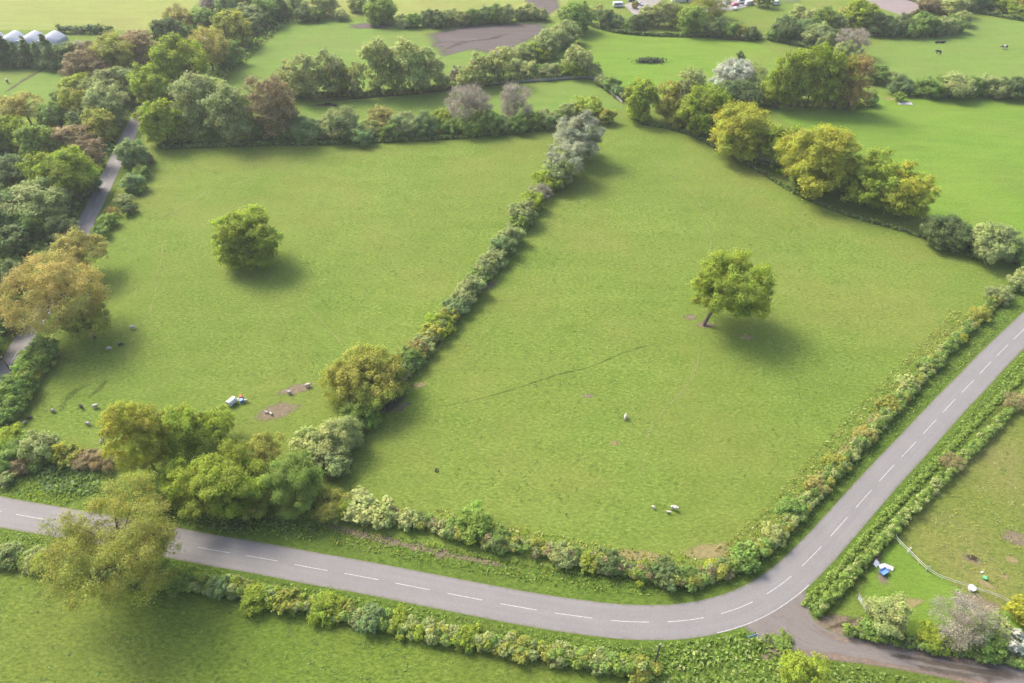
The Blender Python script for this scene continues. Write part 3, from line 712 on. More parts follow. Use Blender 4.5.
row([(640, 99, 40, 'wood', 'yg', dict(hk=1.3)), (661, 104, 20, 'shrub', 'bg'), (672, 100, 34, 'airy', 'ol', dict(hk=1.1)), (688, 98, 38, 'airy', 'pl', dict(hk=1.1)), (676, 118, 22, 'shrub', 'ol'), (703, 111, 50, 'oak', 'yg', dict(hk=1.35)), (731, 79, 36, 'shrub', 'wh', dict(hk=1.0)), (724, 97, 30, 'shrub', 'dg'), (743, 93, 34, 'shrub', 'dg'), (752, 76, 36, 'bare', 'pl', dict(hk=.9)), (742, 133, 66, 'oak', 'go', dict(hk=1.15)), (766, 144, 42, 'oak', 'ol', dict(hk=1.1)), (764, 156, 26, 'bareshrub', 'gy'),
     (788, 147, 52, 'oak', 'yg', dict(hk=1.3)), (820, 161, 80, 'oak', 'go', dict(hk=1.25)), (848, 180, 34, 'oak', 'yg', dict(hk=1.1)), (808, 178, 30, 'shrub', 'bg'), (872, 182, 62, 'oak', 'yg', dict(hk=1.25)), (907, 194, 58, 'oak', 'go', dict(hk=1.25))],
    'from left', 'in the tall row beyond the large right field', G7)
tree(946, 234, 46, 'bush', 'dg', 'dark grey-green low thicket between the golden trees and the corner bush', None, full=True)
tree(996, 243, 50, 'oak', 'gg', 'round grey-green tree at the far right corner of the large field', None, full=True, hk=1.1, hero=True)
tree(973, 240, 26, 'shrub', 'dg', 'dark shrub just left of the round grey-green corner tree', None, full=True)
tree(1018, 258, 22, 'shrub', 'mg', 'mid green shrub just right of the round grey-green corner tree', None, full=True)
G8 = 'tall trees in the curved row right of the middle field'
row([(771, 88, 24, 'tall', 'yg', dict(hk=1.25)), (784, 79, 32, 'airy', 'yg', dict(hk=1.65, cov=.85)), (799, 77, 32, 'airy', 'yg', dict(hk=1.7, cov=.85)), (814, 78, 32, 'airy', 'yg', dict(hk=1.7, cov=.85)), (829, 81, 32, 'airy', 'yg', dict(hk=1.6, cov=.85)), (842, 83, 30, 'airy', 'ol', dict(hk=1.55, cov=.85)), (855, 84, 34, 'airy', 'rs', dict(hk=1.4, cov=.85))], 'from left', 'in the curved row of tall trees', G8)
G9 = 'bushes of the hedge across the right hand fields'
row([(869, 98, 18, 'shrub', 'mg'), (880, 74, 24, 'shrub', 'mg'), (893, 79, 18, 'shrub', 'gg'), (902, 85, 22, 'shrub', 'bl'), (914, 88, 18, 'shrub', 'mg'), (927, 87, 24, 'shrub', 'mg'), (940, 88, 22, 'shrub', 'bg'), (955, 86, 32, 'shrub', 'pl'), (970, 88, 22, 'shrub', 'mg'), (984, 85, 26, 'shrub', 'gg'), (998, 89, 22, 'shrub', 'gg'), (1013, 88, 28, 'shrub', 'dg'), (1032, 88, 26, 'shrub', 'mg')],
    'from left', 'in the hedge across the right hand fields', G9)
tree(900, 97, 12, 'shrub', 'bg', 'tiny bright shrub beside the pale slab in the right hand field', None, full=True)
G10 = 'trees of the copse at the upper right'
row([(786, 30, 26, 'shrub', 'dg'), (776, 34, 16, 'shrub', 'mg'), (800, 16, 24, 'tall', 'pl', dict(hk=.7)), (799, 30, 24, 'shrub', 'bl'), (812, 18, 26, 'wood', 'pl'), (826, 21, 30, 'tall', 'bg', dict(hk=.75)), (817, 36, 26, 'shrub', 'gg'), (826, 43, 20, 'shrub', 'gg'), (838, 24, 24, 'wood', 'pl'), (847, 18, 22, 'wood', 'tn'), (861, 17, 32, 'wood', 'yg'), (836, 36, 22, 'shrub', 'dg'), (852, 42, 34, 'bare', 'pk', dict(hk=.8)), (846, 52, 20, 'shrub', 'gg'), (860, 62, 16, 'shrub', 'mg')],
    'from left', 'in the copse at the upper right', G10)
G11 = 'dark bushes of the hedge right of the copse'
row([(880, 27, 22, 'shrub', 'dg'), (891, 28, 20, 'shrub', 'bl'), (902, 26, 22, 'shrub', 'dg'), (912, 29, 20, 'shrub', 'mg'), (923, 26, 24, 'shrub', 'mg'), (934, 28, 20, 'shrub', 'dg'), (944, 26, 22, 'shrub', 'gg'), (955, 24, 20, 'shrub', 'mg'), (963, 19, 18, 'shrub', 'gg')], 'from left', 'in the dark hedge right of the copse', G11)
G12 = 'trees along the top right corner'
row([(930, 3, 22, 'shrub', 'br'), (942, 5, 20, 'shrub', 'br'), (955, 6, 28, 'wood', 'pl', dict(hk=.8)), (969, 3, 20, 'shrub', 'gg'), (981, 2, 22, 'shrub', 'dg'), (992, 3, 18, 'shrub', 'mg'), (1004, 4, 24, 'wood', 'yg', dict(hk=.8)), (1020, 10, 20, 'wood', 'yg', dict(hk=.8)), (1022, -2, 26, 'wood', 'tn')], 'from left', 'along the top right corner', G12)
G13 = 'trees and bushes above the bright middle field'
row([(597, 12, 16, 'shrub', 'pl'), (607, 20, 20, 'shrub', 'dg'), (618, 23, 16, 'shrub', 'bl'), (628, 26, 14, 'shrub', 'mg'), (637, 23, 20, 'shrub', 'dg'), (649, 15, 24, 'tall', 'pl', dict(hk=.75)), (660, 14, 24, 'airy', 'pl', dict(hk=.85)), (672, 13, 24, 'airy', 'pl', dict(hk=.85)), (681, 17, 20, 'airy', 'yg', dict(hk=.9)), (693, 21, 32, 'wood', 'bg', dict(hk=.9)), (710, 3, 40, 'bare', 'ol', dict(hk=.75)), (709, 28, 16, 'shrub', 'pl'), (718, 30, 18, 'shrub', 'dg'), (729, 30, 20, 'shrub', 'mg'), (740, 31, 18, 'shrub', 'ol'), (749, 33, 16, 'shrub', 'dg'), (757, 34, 12, 'shrub', 'gg'), (774, 33, 14, 'shrub', 'dg'), (717, 15, 9, 'shrub', 'mg'), (765, -1, 18, 'wood', 'yg')],
    'from left', 'above the bright middle field', G13)
G14 = 'hedge bushes beyond the ploughed field'
row([(x, y, w, 'shrub', p) for x, y, w, p in [(404, 21, 16, 'gg'), (415, 21, 16, 'mg'), (427, 20, 16, 'bl'), (438, 20, 18, 'dg'), (450, 18, 17, 'gg'), (461, 18, 18, 'pl'), (472, 17, 18, 'mg'), (483, 16, 18, 'bl'), (494, 15, 20, 'mg'), (506, 16, 18, 'gg'), (521, 14, 16, 'gg'), (531, 13, 16, 'pl'), (541, 15, 14, 'gg')]], 'from left', 'in the hedge beyond the ploughed field', G14)
tree(323, 2, 30, 'airy', 'pl', 'pale tree with a visible trunk above the upper left meadow', None, full=True, hk=.75)
tree(357, 3, 22, 'wood', 'pl', 'small pale tree left of the large pale green hedge tree', None, full=True, hk=.9)
tree(381, 8, 38, 'wood', 'bg', 'large bright green tree at the left end of the hedge beyond ploughed field', None, full=True, hk=.9)
tree(305, 14, 18, 'shrub', 'dg', 'dark shrub under the pale tree above the upper left meadow', None, full=True)
tree(317, 16, 14, 'shrub', 'mg', 'mid green shrub beside the trunk of the pale tree above the upper meadow', None, full=True)
tree(342, 16, 14, 'bush', 'gg', 'grey-green low bush between the pale trees above the upper meadow', None, full=True)
tree(635, 4, 9, 'airy', 'ol', 'tiny palm-like tree beside the pale drive at the top', None, full=True, hk=.8)
# ---- shrub and fallen brushwood in the bright middle field
tree(741, 57, 9, 'shrub', 'dg', 'small dark upright shrub standing in the bright middle field', None, full=True, hk=1.2)
tree(735, 62, 10, 'bush', 'dg', 'dark low bush beside the small upright shrub in the bright field', None, full=True)

# ---- wood on the left and the tree belt along the narrow road
G15 = 'trees of the wood left of the narrow road'
W = lambda *a, **k: tree(*a, group=G15, full=True, **k)
W(23, 108, 44, 'open', 'tn', 'sparse tan tree at the upper left edge of the wood facing the small field')
W(52, 119, 34, 'wood', 'mg', 'mid green tree right of the sparse tan tree at the wood edge')
W(78, 108, 36, 'wood', 'ol', 'olive tree behind the mid green tree at the upper edge of the wood')
W(107, 107, 44, 'wood', 'gg', 'grey-green tree at the right edge of the wood, nearest the road bend')
W(100, 127, 36, 'wood', 'ol', 'olive tree below the grey-green tree at the right edge of the wood')
W(80, 126, 32, 'wood', 'dg', 'dark green tree in a gap behind the brown tree of the wood')
W(13, 134, 38, 'wood', 'yg', 'yellow-green tree at the left picture edge above the wood')
W(38, 145, 42, 'wood', 'bg', 'bright green tree left of the rusty brown tree in the wood')
W(69, 139, 40, 'wood', 'br', 'brown-leaved tree in the middle of the wood')
W(89, 150, 32, 'airy', 'br', 'purple-brown thin tree right of the brown-leaved tree')
W(62, 177, 70, 'oak', 'yg', 'largest yellow-green tree in the wood beside the narrow road')
W(10, 173, 42, 'wood', 'dg', 'dark green tree at the left picture edge, left of the largest wood tree')
W(38, 203, 54, 'wood', 'gg', 'dull grey-green tree in front of the largest wood tree')
W(14, 208, 48, 'wood', 'bl', 'blue-green tree at the left picture edge in the lower wood')
W(40, 222, 34, 'shrub', 'mg', 'mid green bush at the lower edge of the wood, above tan trees')
W(8, 238, 38, 'wood', 'dg', 'dark tree at the left picture edge beside the largest tan tree')
W(60, 228, 30, 'shrub', 'dg', 'dark bush on the wood side of the road, above the tan trees')
W(12, 275, 40, 'wood', 'dg', 'dark tree behind the left side of the largest tan tree')
W(4, 318, 34, 'wood', 'dg', 'dark tree at the left picture edge below the largest tan tree')
W(88, 185, 22, 'shrub', 'dg', 'dark roadside bush right of the largest wood tree')
W(-28, 130, 60, 'wood', 'mg', 'mid green tree of the wood cut by the left picture edge')
W(-30, 200, 60, 'wood', 'dg', 'dark tree of the wood beyond the left picture edge')
W(-35, 270, 60, 'wood', 'mg', 'green tree of the wood beyond the left edge, by the tan trees')
W(-25, 345, 50, 'wood', 'mg', 'green tree beyond the left picture edge beside the narrow road')
W(78, 85, 34, 'wood', 'yg', 'yellow-green tree at the corner of the small field near the conifers')
W(84, 69, 40, 'airy', 'br', 'brown tree behind the yellow-green tree near the conifers', hk=.75)
W(114, 84, 44, 'wood', 'gg', 'grey-green tree between the brown tree and the narrow road')
W(96, 92, 30, 'wood', 'gg', 'small grey-green tree in the hollow left of the road bend')
W(64, 98, 24, 'shrub', 'mg', 'mid green shrub at the small field corner in the upper wood')
G16 = 'trees of the belt along the upper narrow road'
B = lambda *a, **k: tree(*a, group=G16, full=True, **k)
B(114, 56, 52, 'wood', 'ol', 'olive tree left of the dark brown tree at the head of the road', hk=.85)
B(138, 48, 42, 'airy', 'br', 'dark brown thin tree at the head of the narrow road', hk=.8)
B(181, 65, 66, 'oak', 'yg', 'largest yellow-green tree of the belt above the narrow road', hk=1.15)
B(151, 88, 46, 'wood', 'yg', 'round yellow-green tree where the narrow road vanishes', hk=.95)
B(161, 118, 50, 'wood', 'yg', 'pointed yellow-green tree at the top left corner of the left field', hk=1.25)
B(197, 108, 46, 'tall', 'gg', 'grey-green tall tree right of the pointed yellow-green corner tree', hk=1.1)
B(183, 132, 28, 'wood', 'ol', 'small olive tree at the left field top corner under the tall trees', hk=.9)
B(214, 104, 44, 'tall', 'gg', 'middle grey-green tall tree above the top left of the left field', hk=1.15)
B(168, 31, 40, 'oak', 'dg', 'dark rounded tree at the edge of the pale top left meadow')
B(178, 18, 32, 'open', 'tn', 'tan sparse tree behind the dark rounded tree by the top left meadow')
B(201, 18, 28, 'wood', 'mg', 'green tree right of the tan sparse tree by the top left meadow')
B(230, 29, 44, 'oak', 'ol', 'rounded olive tree in the belt beside the upper left meadow', hk=1.1)
B(207, 49, 48, 'open', 'tn', 'tan tree in the belt right of the largest yellow-green one', hk=1.1)
B(224, 53, 32, 'wood', 'mg', 'green tree at the meadow side of the tan belt tree', hk=.9)
B(247, 17, 36, 'wood', 'gg', 'grey-green tree right of the rounded olive belt tree', hk=.9)
B(262, 12, 30, 'wood', 'mg', 'mid green tree near the top end of the belt')
B(274, 8, 26, 'wood', 'dg', 'dark tree near the top end of the belt')
B(284, 10, 18, 'shrub', 'mg', 'mid green bush at the meadow end of the tree belt')
B(228, 4, 30, 'wood', 'bl', 'blue-green tree at the top edge of the belt')
B(210, 3, 26, 'open', 'pk', 'pinkish bare-looking tree at the top edge left of the blue-green tree')
B(250, -4, 34, 'wood', 'pl', 'pale tree at the top picture edge of the belt')
B(296, 3, 22, 'wood', 'gg', 'grey-green tree at the top edge beside the belt end', hk=.8)
B(130, 84, 26, 'shrub', 'dg', 'dark bush left of the point where the narrow road vanishes')
B(259, 128, 26, 'shrub', 'mg', 'mid green bush under the brown tree above the left sheep field')
B(240, 134, 22, 'shrub', 'ol', 'olive bush under the grey-green trees above the left sheep field')
B(205, 135, 22, 'shrub', 'mg', 'mid green bush under the middle grey-green tall tree')
G17 = 'conifers in the screen before the polytunnel'
row([(-8, 48, 24, 'conifer', 'dg', dict(hk=.9)), (5, 50, 22, 'conifer', 'dg', dict(hk=.9)), (16, 52, 20, 'conifer', 'dg', dict(hk=.9)), (27, 50, 22, 'conifer', 'dg', dict(hk=.9)), (38, 54, 18, 'conifer', 'bl', dict(hk=.9)), (48, 52, 22, 'conifer', 'dg', dict(hk=.9)), (59, 52, 24, 'wood', 'bl', dict(hk=.8)), (70, 50, 22, 'wood', 'gg', dict(hk=.8)), (80, 47, 16, 'wood', 'pk', dict(hk=.8)), (88, 52, 18, 'shrub', 'br')], 'from left', 'in the screen before the polytunnel', G17)
G18 = 'bushes between the narrow road and the left field'
row([(133, 156, 27, 'shrub', 'bl', dict(hk=1.2)), (146, 158, 13, 'shrub', 'br'), (141, 172, 18, 'shrub', 'mg'), (132, 183, 22, 'shrub', 'bl'), (139, 188, 15, 'shrub', 'mg'), (124, 200, 18, 'shrub', 'gg'), (129, 209, 15, 'shrub', 'dg'), (113, 212, 13, 'bareshrub', 'rs'), (108, 221, 18, 'shrub', 'bg'), (100, 231, 18, 'shrub', 'mg')], 'from top', 'between the narrow road and left field', G18)
G19 = 'bushes below the tan trees along the left field'
row([(42, 350, 28, 'shrub', 'mg'), (33, 363, 30, 'shrub', 'bg'), (27, 374, 26, 'shrub', 'ol'), (20, 386, 30, 'shrub', 'mg'), (10, 398, 30, 'shrub', 'bg'), (14, 410, 24, 'shrub', 'mg'), (2, 414, 26, 'shrub', 'mg')], 'below the tan trees', 'along the left field', G19)
G20 = 'bushes of the thicket at the lower left field corner'
row([(6, 438, 30, 'shrub', 'yg'), (18, 450, 30, 'shrub', 'mg'), (40, 447, 36, 'shrub', 'gg', dict(hk=1.1)), (58, 455, 22, 'shrub', 'go'), (70, 456, 24, 'bush', 'ol'), (84, 459, 24, 'bush', 'br'), (98, 462, 24, 'bush', 'br'), (110, 464, 20, 'bareshrub', 'br'), (22, 465, 24, 'bush', 'br'), (5, 463, 26, 'bush', 'mg'), (38, 464, 20, 'bush', 'mg'), (5, 480, 18, 'bush', 'gg')], 'from left', 'in the lower left thicket', G20)

# ---- hedges: one long thing each
def hedge(name, pts, width, height, palette, label, leaf=0.29, seed=1, rough=0.3, group=None, twigs=0.5, cover=1.9, taper=0.15):
    rng = np.random.default_rng(seed)
    Q = resample(catmull([at(x, y) for x, y in pts], 1.0), 0.55)[0]
    T, S = frames(Q); n = len(Q); o = Q[0].copy()
    hv = height * (1 + rough * np.interp(np.arange(n), np.arange(0, n + 5, 4), rng.uniform(-1, 1, len(np.arange(0, n + 5, 4)))))
    pal = np.array([PAL[p][0] for p in palette])
    run = np.interp(np.arange(n), np.arange(0, n + 8, 7), rng.uniform(0, 1, len(np.arange(0, n + 8, 7))))
    C = []; R = []; K = []
    for j in range(n):
        for _ in range(4):
            off = rng.uniform(-0.5, 0.5); r = width * rng.uniform(0.10, 0.27)
            z = hv[j] * rng.uniform(0.25, 0.86) * (1 - taper * abs(off) * 2)
            C.append(Q[j] + S[j] * off * (width * 0.72) + np.array([0, 0, max(z, r * 0.4)]) + T[j] * rng.uniform(-.4, .4)); R.append(r)
            K.append(int(np.clip(int((run[j] * 0.6 + rng.uniform(0, 0.4)) * len(pal)), 0, len(pal) - 1)) if rng.random() > 0.35 else rng.integers(len(pal)))
    C = np.array(C); R = np.array(R); K = np.array(K)
    nl = np.maximum((cover * 2 * np.pi * R ** 2 / (0.4 * leaf * leaf) * 0.62).astype(int), 4)
    idx = np.repeat(np.arange(len(C)), nl); d = unit(rng, len(idx)); d[:, 2] = np.where(rng.random(len(idx)) < .7, np.abs(d[:, 2]), d[:, 2])
    P = C[idx] + d * (R[idx] * rng.uniform(0.7, 1.15, len(idx)))[:, None]
    kp = P[:, 2] > 0.05; P, d, idx = P[kp], d[kp], idx[kp]
    V, F = leaf_quads(P, d + unit(rng, len(P)) * 0.55 + np.array([0, 0, .5]), leaf, rng)
    tint = pal[K[idx]] * rng.uniform(0.85, 1.15, (len(C), 1))[idx] * rng.uniform(0.7, 1.3, (len(P), 1))
    e = thing(name, o, label, 'hedge', group)
    fo = link('foliage', quick_mesh('foliage', V - o, F, tint, [M['leaf']]), e)
    # bare stems low in the hedge
    m = int(n * 14 * twigs)
    j = rng.integers(0, n, m); b = Q[j] + S[j] * (rng.uniform(-0.5, 0.5, m) * width * 0.85)[:, None]
    a = np.stack([rng.normal(0, .35, m), rng.normal(0, .35, m), np.ones(m)], 1); L = hv[j] * rng.uniform(0.5, 1.12, m); w = leaf * 0.07
    s = np.cross(a, unit(rng, m)); s /= np.linalg.norm(s, axis=1)[:, None]
    V = np.stack([b - s * w, b + s * w, b + a * L[:, None] + s * w * .5, b + a * L[:, None] - s * w * .5], 1).reshape(-1, 3)
    st = link('stems', quick_mesh('stems', V - o, np.arange(len(V)).reshape(-1, 4), np.array((0.17, 0.125, 0.085)) * rng.uniform(.5, 1.2, (m, 1)), [M['leaf']]), e)
    return e

hedge('roadside_hedge', [(322, 503), (345, 508), (380, 518), (430, 527), (480, 542), (540, 553), (600, 566), (650, 576), (690, 581), (722, 573), (752, 555)], 3.3, 2.2, ['pl', 'mg', 'ol', 'br', 'mg', 'gg', 'ol', 'dg', 'br'],
      'long rough mixed hedge along the bottom of the large right field above the road', seed=3)
hedge('roadside_hedge', [(757, 556), (780, 534), (810, 501), (845, 462), (875, 430), (910, 391), (940, 358), (970, 327), (1005, 294), (1045, 269), (1095, 239)], 3.0, 2.1, ['mg', 'ol', 'mg', 'pl', 'mg', 'gg'],
      'long straight hedge with straw-coloured fringe between the large right field and the road', seed=4)
hedge('roadside_hedge', [(-60, 553), (0, 560), (40, 566), (85, 572), (140, 578), (180, 584), (240, 592), (300, 606), (345, 617), (400, 628), (450, 640), (510, 650), (570, 660), (620, 668), (655, 674)], 3.2, 2.4, ['yg', 'mg', 'bg', 'ol', 'pl', 'mg', 'yg', 'gg'],
      'yellow-green hedge on the near side of the lower road above the bottom left meadow', seed=5)
hedge('roadside_hedge', [(815, 612), (838, 590), (863, 562), (898, 524), (933, 489), (968, 454), (1003, 419), (1043, 382), (1093, 342)], 2.3, 2.0, ['bg', 'mg', 'pl', 'bg', 'mg', 'bg'],
      'green hedge between the road bend and the fenced paddock on the right', seed=6, rough=.2)
hedge('low_hedge', [(804, 605), (826, 584), (851, 555), (886, 516), (921, 479), (956, 443), (991, 407), (1041, 359)], 1.5, 0.5, ['bg', 'bg'],
      'low bright green strip of growth between the road bend and the paddock hedge', seed=8, twigs=.1, rough=.3)
hedge('lane_hedge', [(848, 634), (880, 638), (920, 646), (960, 652), (1000, 659), (1060, 668)], 2.6, 1.5, ['mg', 'dg', 'bg', 'mg', 'gg'], 'green hedge bank along the far side of the lane at the bottom right', seed=9)
hedge('field_hedge', [(60, 33), (80, 33), (112, 34)], 4.0, 3.5, ['dg', 'dg', 'bl'], 'dark clipped hedge below the pale top left meadow beside the polytunnel', leaf=.8, seed=10, twigs=.1)
hedge('field_hedge', [(972, 12), (1000, 17), (1024, 21), (1060, 24)], 2.5, 2.2, ['mg', 'dg'], 'narrow dark hedge crossing below the trees in the top right corner', leaf=.8, seed=11, twigs=.1)
hedge('field_hedge', [(906, 18), (914, 13), (925, 7), (900, -3)], 1.5, 1.3, ['dg', 'br'], 'thin dark hedge round the corner of the pinkish harrowed field', leaf=.7, seed=12, twigs=.1)
hedge('field_hedge', [(590, 26), (620, 33), (660, 36), (700, 37), (752, 41)], 2.4, 1.7, ['dg', 'dg', 'mg'], 'dark low hedge along the top of the bright middle field', leaf=.8, seed=13, twigs=.3)
hedge('field_hedge', [(768, 40), (800, 46), (830, 54), (850, 62)], 2.4, 1.7, ['dg', 'mg'], 'dark low hedge under the copse at the upper right', leaf=.8, seed=14, twigs=.3)
hedge('field_hedge', [(640, 124), (665, 128), (690, 135), (720, 150), (760, 172), (800, 196), (850, 216), (900, 230), (945, 246), (985, 263)], 1.8, 0.9, ['mg', 'dg', 'mg'], 'low dark hedge bottom under the golden trees of the large right field', leaf=.55, seed=15, twigs=1.0)
hedge('field_hedge', [(160, 148), (210, 147), (270, 145), (330, 144), (400, 141), (470, 137), (545, 130)], 2.4, 1.3, ['dg', 'mg', 'dg'], 'low dark hedge bottom along the top of the left sheep field', leaf=.55, seed=16, twigs=.8)
hedge('field_hedge', [(560, 172), (530, 210), (500, 255), (470, 295), (440, 332), (415, 362), (395, 388), (370, 416), (345, 444), (328, 474)], 4.4, 3.2, ['gg', 'mg', 'pl', 'ol', 'gg', 'mg'], 'continuous mixed growth under the shrubs of the hedgerow between the sheep fields', leaf=.45, seed=17, twigs=1.2)

hedge('field_hedge', [(280, 98), (340, 97), (400, 94), (450, 90), (505, 83), (560, 79)], 3.0, 2.6, ['mg', 'gg', 'dg', 'ol'], 'low mixed hedge under the tall trees beyond the strip field', leaf=.6, seed=18, twigs=.6)
hedge('field_hedge', [(764, 100), (790, 105), (820, 107), (850, 108), (872, 107)], 3.0, 2.8, ['yg', 'mg', 'ol', 'mg'], 'low green hedge under the curved row of tall trees', leaf=.6, seed=19, twigs=.6)
G21 = 'shrubs standing out of the near roadside hedge'
row([(8, 554, 26, 'bush', 'gg'), (36, 559, 26, 'bush', 'pl'), (70, 570, 26, 'shrub', 'bl'), (150, 574, 34, 'shrub', 'mg'), (181, 579, 30, 'bush', 'bg'), (203, 583, 20, 'bush', 'ol'), (219, 588, 26, 'shrub', 'bl'), (236, 588, 22, 'bush', 'gg'), (258, 598, 30, 'bush', 'yg'), (288, 601, 28, 'bush', 'ol'), (326, 607, 32, 'bush', 'yg'), (345, 610, 22, 'bush', 'ol'), (371, 619, 28, 'shrub', 'bl'), (398, 622, 26, 'bush', 'yg'), (432, 630, 24, 'bush', 'pl'), (468, 638, 26, 'bush', 'yg'), (520, 648, 26, 'bush', 'ol'), (560, 653, 26, 'bush', 'pl'), (600, 661, 26, 'bush', 'gg'), (640, 668, 28, 'bush', 'ol')],
    'from left', 'in the near roadside hedge', G21)
G22 = 'shrubs standing out of the hedge below the large right field'
row([(332, 505, 36, 'bush', 'ol'), (344, 509, 24, 'bush', 'yg'), (362, 508, 34, 'bush', 'pl'), (385, 514, 30, 'bush', 'pl'), (406, 519, 24, 'shrub', 'pl'), (455, 524, 18, 'bush', 'bg'), (473, 523, 34, 'shrub', 'bg'), (498, 538, 26, 'bush', 'mg'), (560, 555, 28, 'bush', 'gg'), (588, 562, 22, 'bush', 'yg'), (608, 562, 28, 'bush', 'dg'), (640, 572, 24, 'bush', 'yg'), (664, 574, 34, 'bush', 'dg'), (690, 576, 24, 'bush', 'mg'), (713, 569, 20, 'bush', 'ye')],
    'from left', 'in the hedge below the large right field', G22)
G23 = 'shrubs standing out of the straight hedge by the road'
row([(746, 559, 28, 'bush', 'mg'), (772, 535, 26, 'bush', 'pl'), (792, 509, 26, 'bush', 'mg'), (816, 485, 22, 'bush', 'tn'), (836, 464, 22, 'bush', 'ol'), (865, 435, 22, 'bush', 'tn'), (888, 405, 22, 'bush', 'ol'), (907, 385, 20, 'bush', 'pl'), (929, 364, 18, 'bush', 'mg'), (960, 339, 14, 'bush', 'ye'), (979, 314, 22, 'bush', 'ol'), (1000, 295, 24, 'bush', 'gg'), (1022, 281, 26, 'bush', 'pl')],
    'from the bend', 'in the straight roadside hedge', G23)
tree(953, 463, 22, 'bareshrub', 'br', 'brown bare shrub on the paddock side of the hedge beside the white tape fence', None, full=True, hk=.7)
tree(1016, 402, 26, 'bareshrub', 'br', 'brown bare shrub at the right picture edge between hedge and paddock', None, full=True, hk=.7)
tree(885, 616, 42, 'shrub', 'pl', 'pale catkin-grey bush beside the grey gate at the lane', None, full=True, hk=1.1, hero=True)
tree(874, 627, 22, 'shrub', 'mg', 'mid green bush just left of the pale bush by the gate', None, full=True)
tree(962, 622, 58, 'bareshrub', 'pk', 'large bare pinkish-grey twiggy bush on the bank above the lane', None, full=True, hk=1.15, hero=True)
tree(932, 637, 30, 'bush', 'yg', 'yellow-green low bush left of the large bare pinkish bush', None, full=True)
tree(988, 642, 36, 'shrub', 'mg', 'mid green bush right of the large bare pinkish bush', None, full=True)
tree(1015, 643, 26, 'shrub', 'wh', 'white flowering bush at the right picture edge above the lane', None, full=True)
tree(1024, 612, 32, 'shrub', 'ye', 'bright yellow bush at the right picture edge above the white blossom', None, full=True)
tree(1000, 628, 30, 'shrub', 'gg', 'grey-green bush between the yellow bush and the bare pinkish bush', None, full=True)
tree(805, 676, 56, 'open', 'yg', 'pale yellow-green tree top rising at the bottom edge by the lane', None, full=True, hk=1.2, hero=True)
tree(782, 641, 22, 'bush', 'bg', 'bright green mound of growth in the junction corner beside the blue sign', None, full=True, hk=.6)

# ------------------------------------------------------------------ rough growth that nobody could count
def in_poly(P, poly):
    x, y = P[:, 0], P[:, 1]; r = np.zeros(len(P), bool); j = len(poly) - 1
    for i in range(len(poly)):
        xi, yi = poly[i][:2]; xj, yj = poly[j][:2]
        r ^= ((yi > y) != (yj > y)) & (x < (xj - xi) * (y - yi) / (yj - yi + 1e-12) + xi); j = i
    return r

def near(P, Q, d):
    r = np.zeros(len(P), bool)
    for q in Q[::2]: r |= (P[:, 0] - q[0]) ** 2 + (P[:, 1] - q[1]) ** 2 < d * d
    return r

def growth(name, poly, dens, size, hgt, pal, label, cat, seed=1, flat=0.5, avoid=True):
    rng = np.random.default_rng(seed); poly = np.asarray(poly)
    lo, hi = poly[:, :2].min(0), poly[:, :2].max(0); n = int((hi - lo).prod() * dens)
    P = np.c_[rng.uniform(lo[0], hi[0], n), rng.uniform(lo[1], hi[1], n), np.zeros(n)]
    P = P[in_poly(P, poly)]
    if avoid: P = P[~near(P, main, ROADW / 2 + 0.25) & ~near(P, left, 3.0) & ~near(P, lane[4:], 2.9)]
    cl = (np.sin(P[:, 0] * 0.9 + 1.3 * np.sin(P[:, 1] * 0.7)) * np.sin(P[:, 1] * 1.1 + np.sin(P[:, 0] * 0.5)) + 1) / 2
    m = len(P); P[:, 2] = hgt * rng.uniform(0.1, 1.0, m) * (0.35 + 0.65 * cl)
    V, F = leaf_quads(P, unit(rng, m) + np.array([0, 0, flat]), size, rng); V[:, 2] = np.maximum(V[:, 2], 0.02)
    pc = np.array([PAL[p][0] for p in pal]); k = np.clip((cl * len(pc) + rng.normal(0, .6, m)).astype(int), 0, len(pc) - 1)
    o = link(name, quick_mesh(name, V, F, pc[k] * rng.uniform(.65, 1.3, (m, 1)), [M['leaf']]))
    return tag(o, label, cat, None, 'stuff')
band = lambda Q, a, b: offset_band(Q, a, b)
imid = np.argmin(np.linalg.norm(main - at(745, 606), axis=1)); ist = np.argmin(np.linalg.norm(main - at(315, 568), axis=1)); ifar = np.argmin(np.linalg.norm(main - at(150, 540), axis=1))
iend = np.argmin(np.linalg.norm(main - at(1060, 295), axis=1)); ilf = np.argmin(np.linalg.norm(main - at(-60, 500), axis=1))
growth('verge_grass', band(main[ist:imid], 4.6, 8.6), 7, 0.36, 0.5, ['bg', 'mg', 'bg', 'ol', 'mg'], 'rough green grass and weeds on the verge below the large right field', 'grass', 21)
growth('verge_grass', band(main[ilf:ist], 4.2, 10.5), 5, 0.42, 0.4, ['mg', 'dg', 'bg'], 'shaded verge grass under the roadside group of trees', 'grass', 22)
growth('verge_grass', band(main[ilf:imid], -3.5, -6.0), 6, 0.38, 0.3, ['bg', 'mg', 'bg'], 'strip of verge grass on the near side of the lower road', 'grass', 23)
growth('verge_grass', band(main[imid:iend], 3.5, 6.0), 6, 0.38, 0.3, ['bg', 'mg', 'mg'], 'verge grass between the straight road and the straight hedge', 'grass', 24)
iju = np.argmin(np.linalg.norm(main - at(815, 553), axis=1))
growth('verge_grass', band(main[iju:iend], -3.5, -6.5), 7, 0.42, 0.4, ['bg', 'bg', 'mg'], 'bright verge grass between the straight road and the paddock hedge', 'grass', 25)
growth('bramble_patch', px_poly([(36, 478), (50, 466), (98, 470), (100, 492), (72, 497), (48, 490)]), 9, 0.55, 0.8, ['bl', 'mg', 'bl'], 'blue-green bramble and nettle patch by the lower left thicket', 'brambles', 26, 0.8)
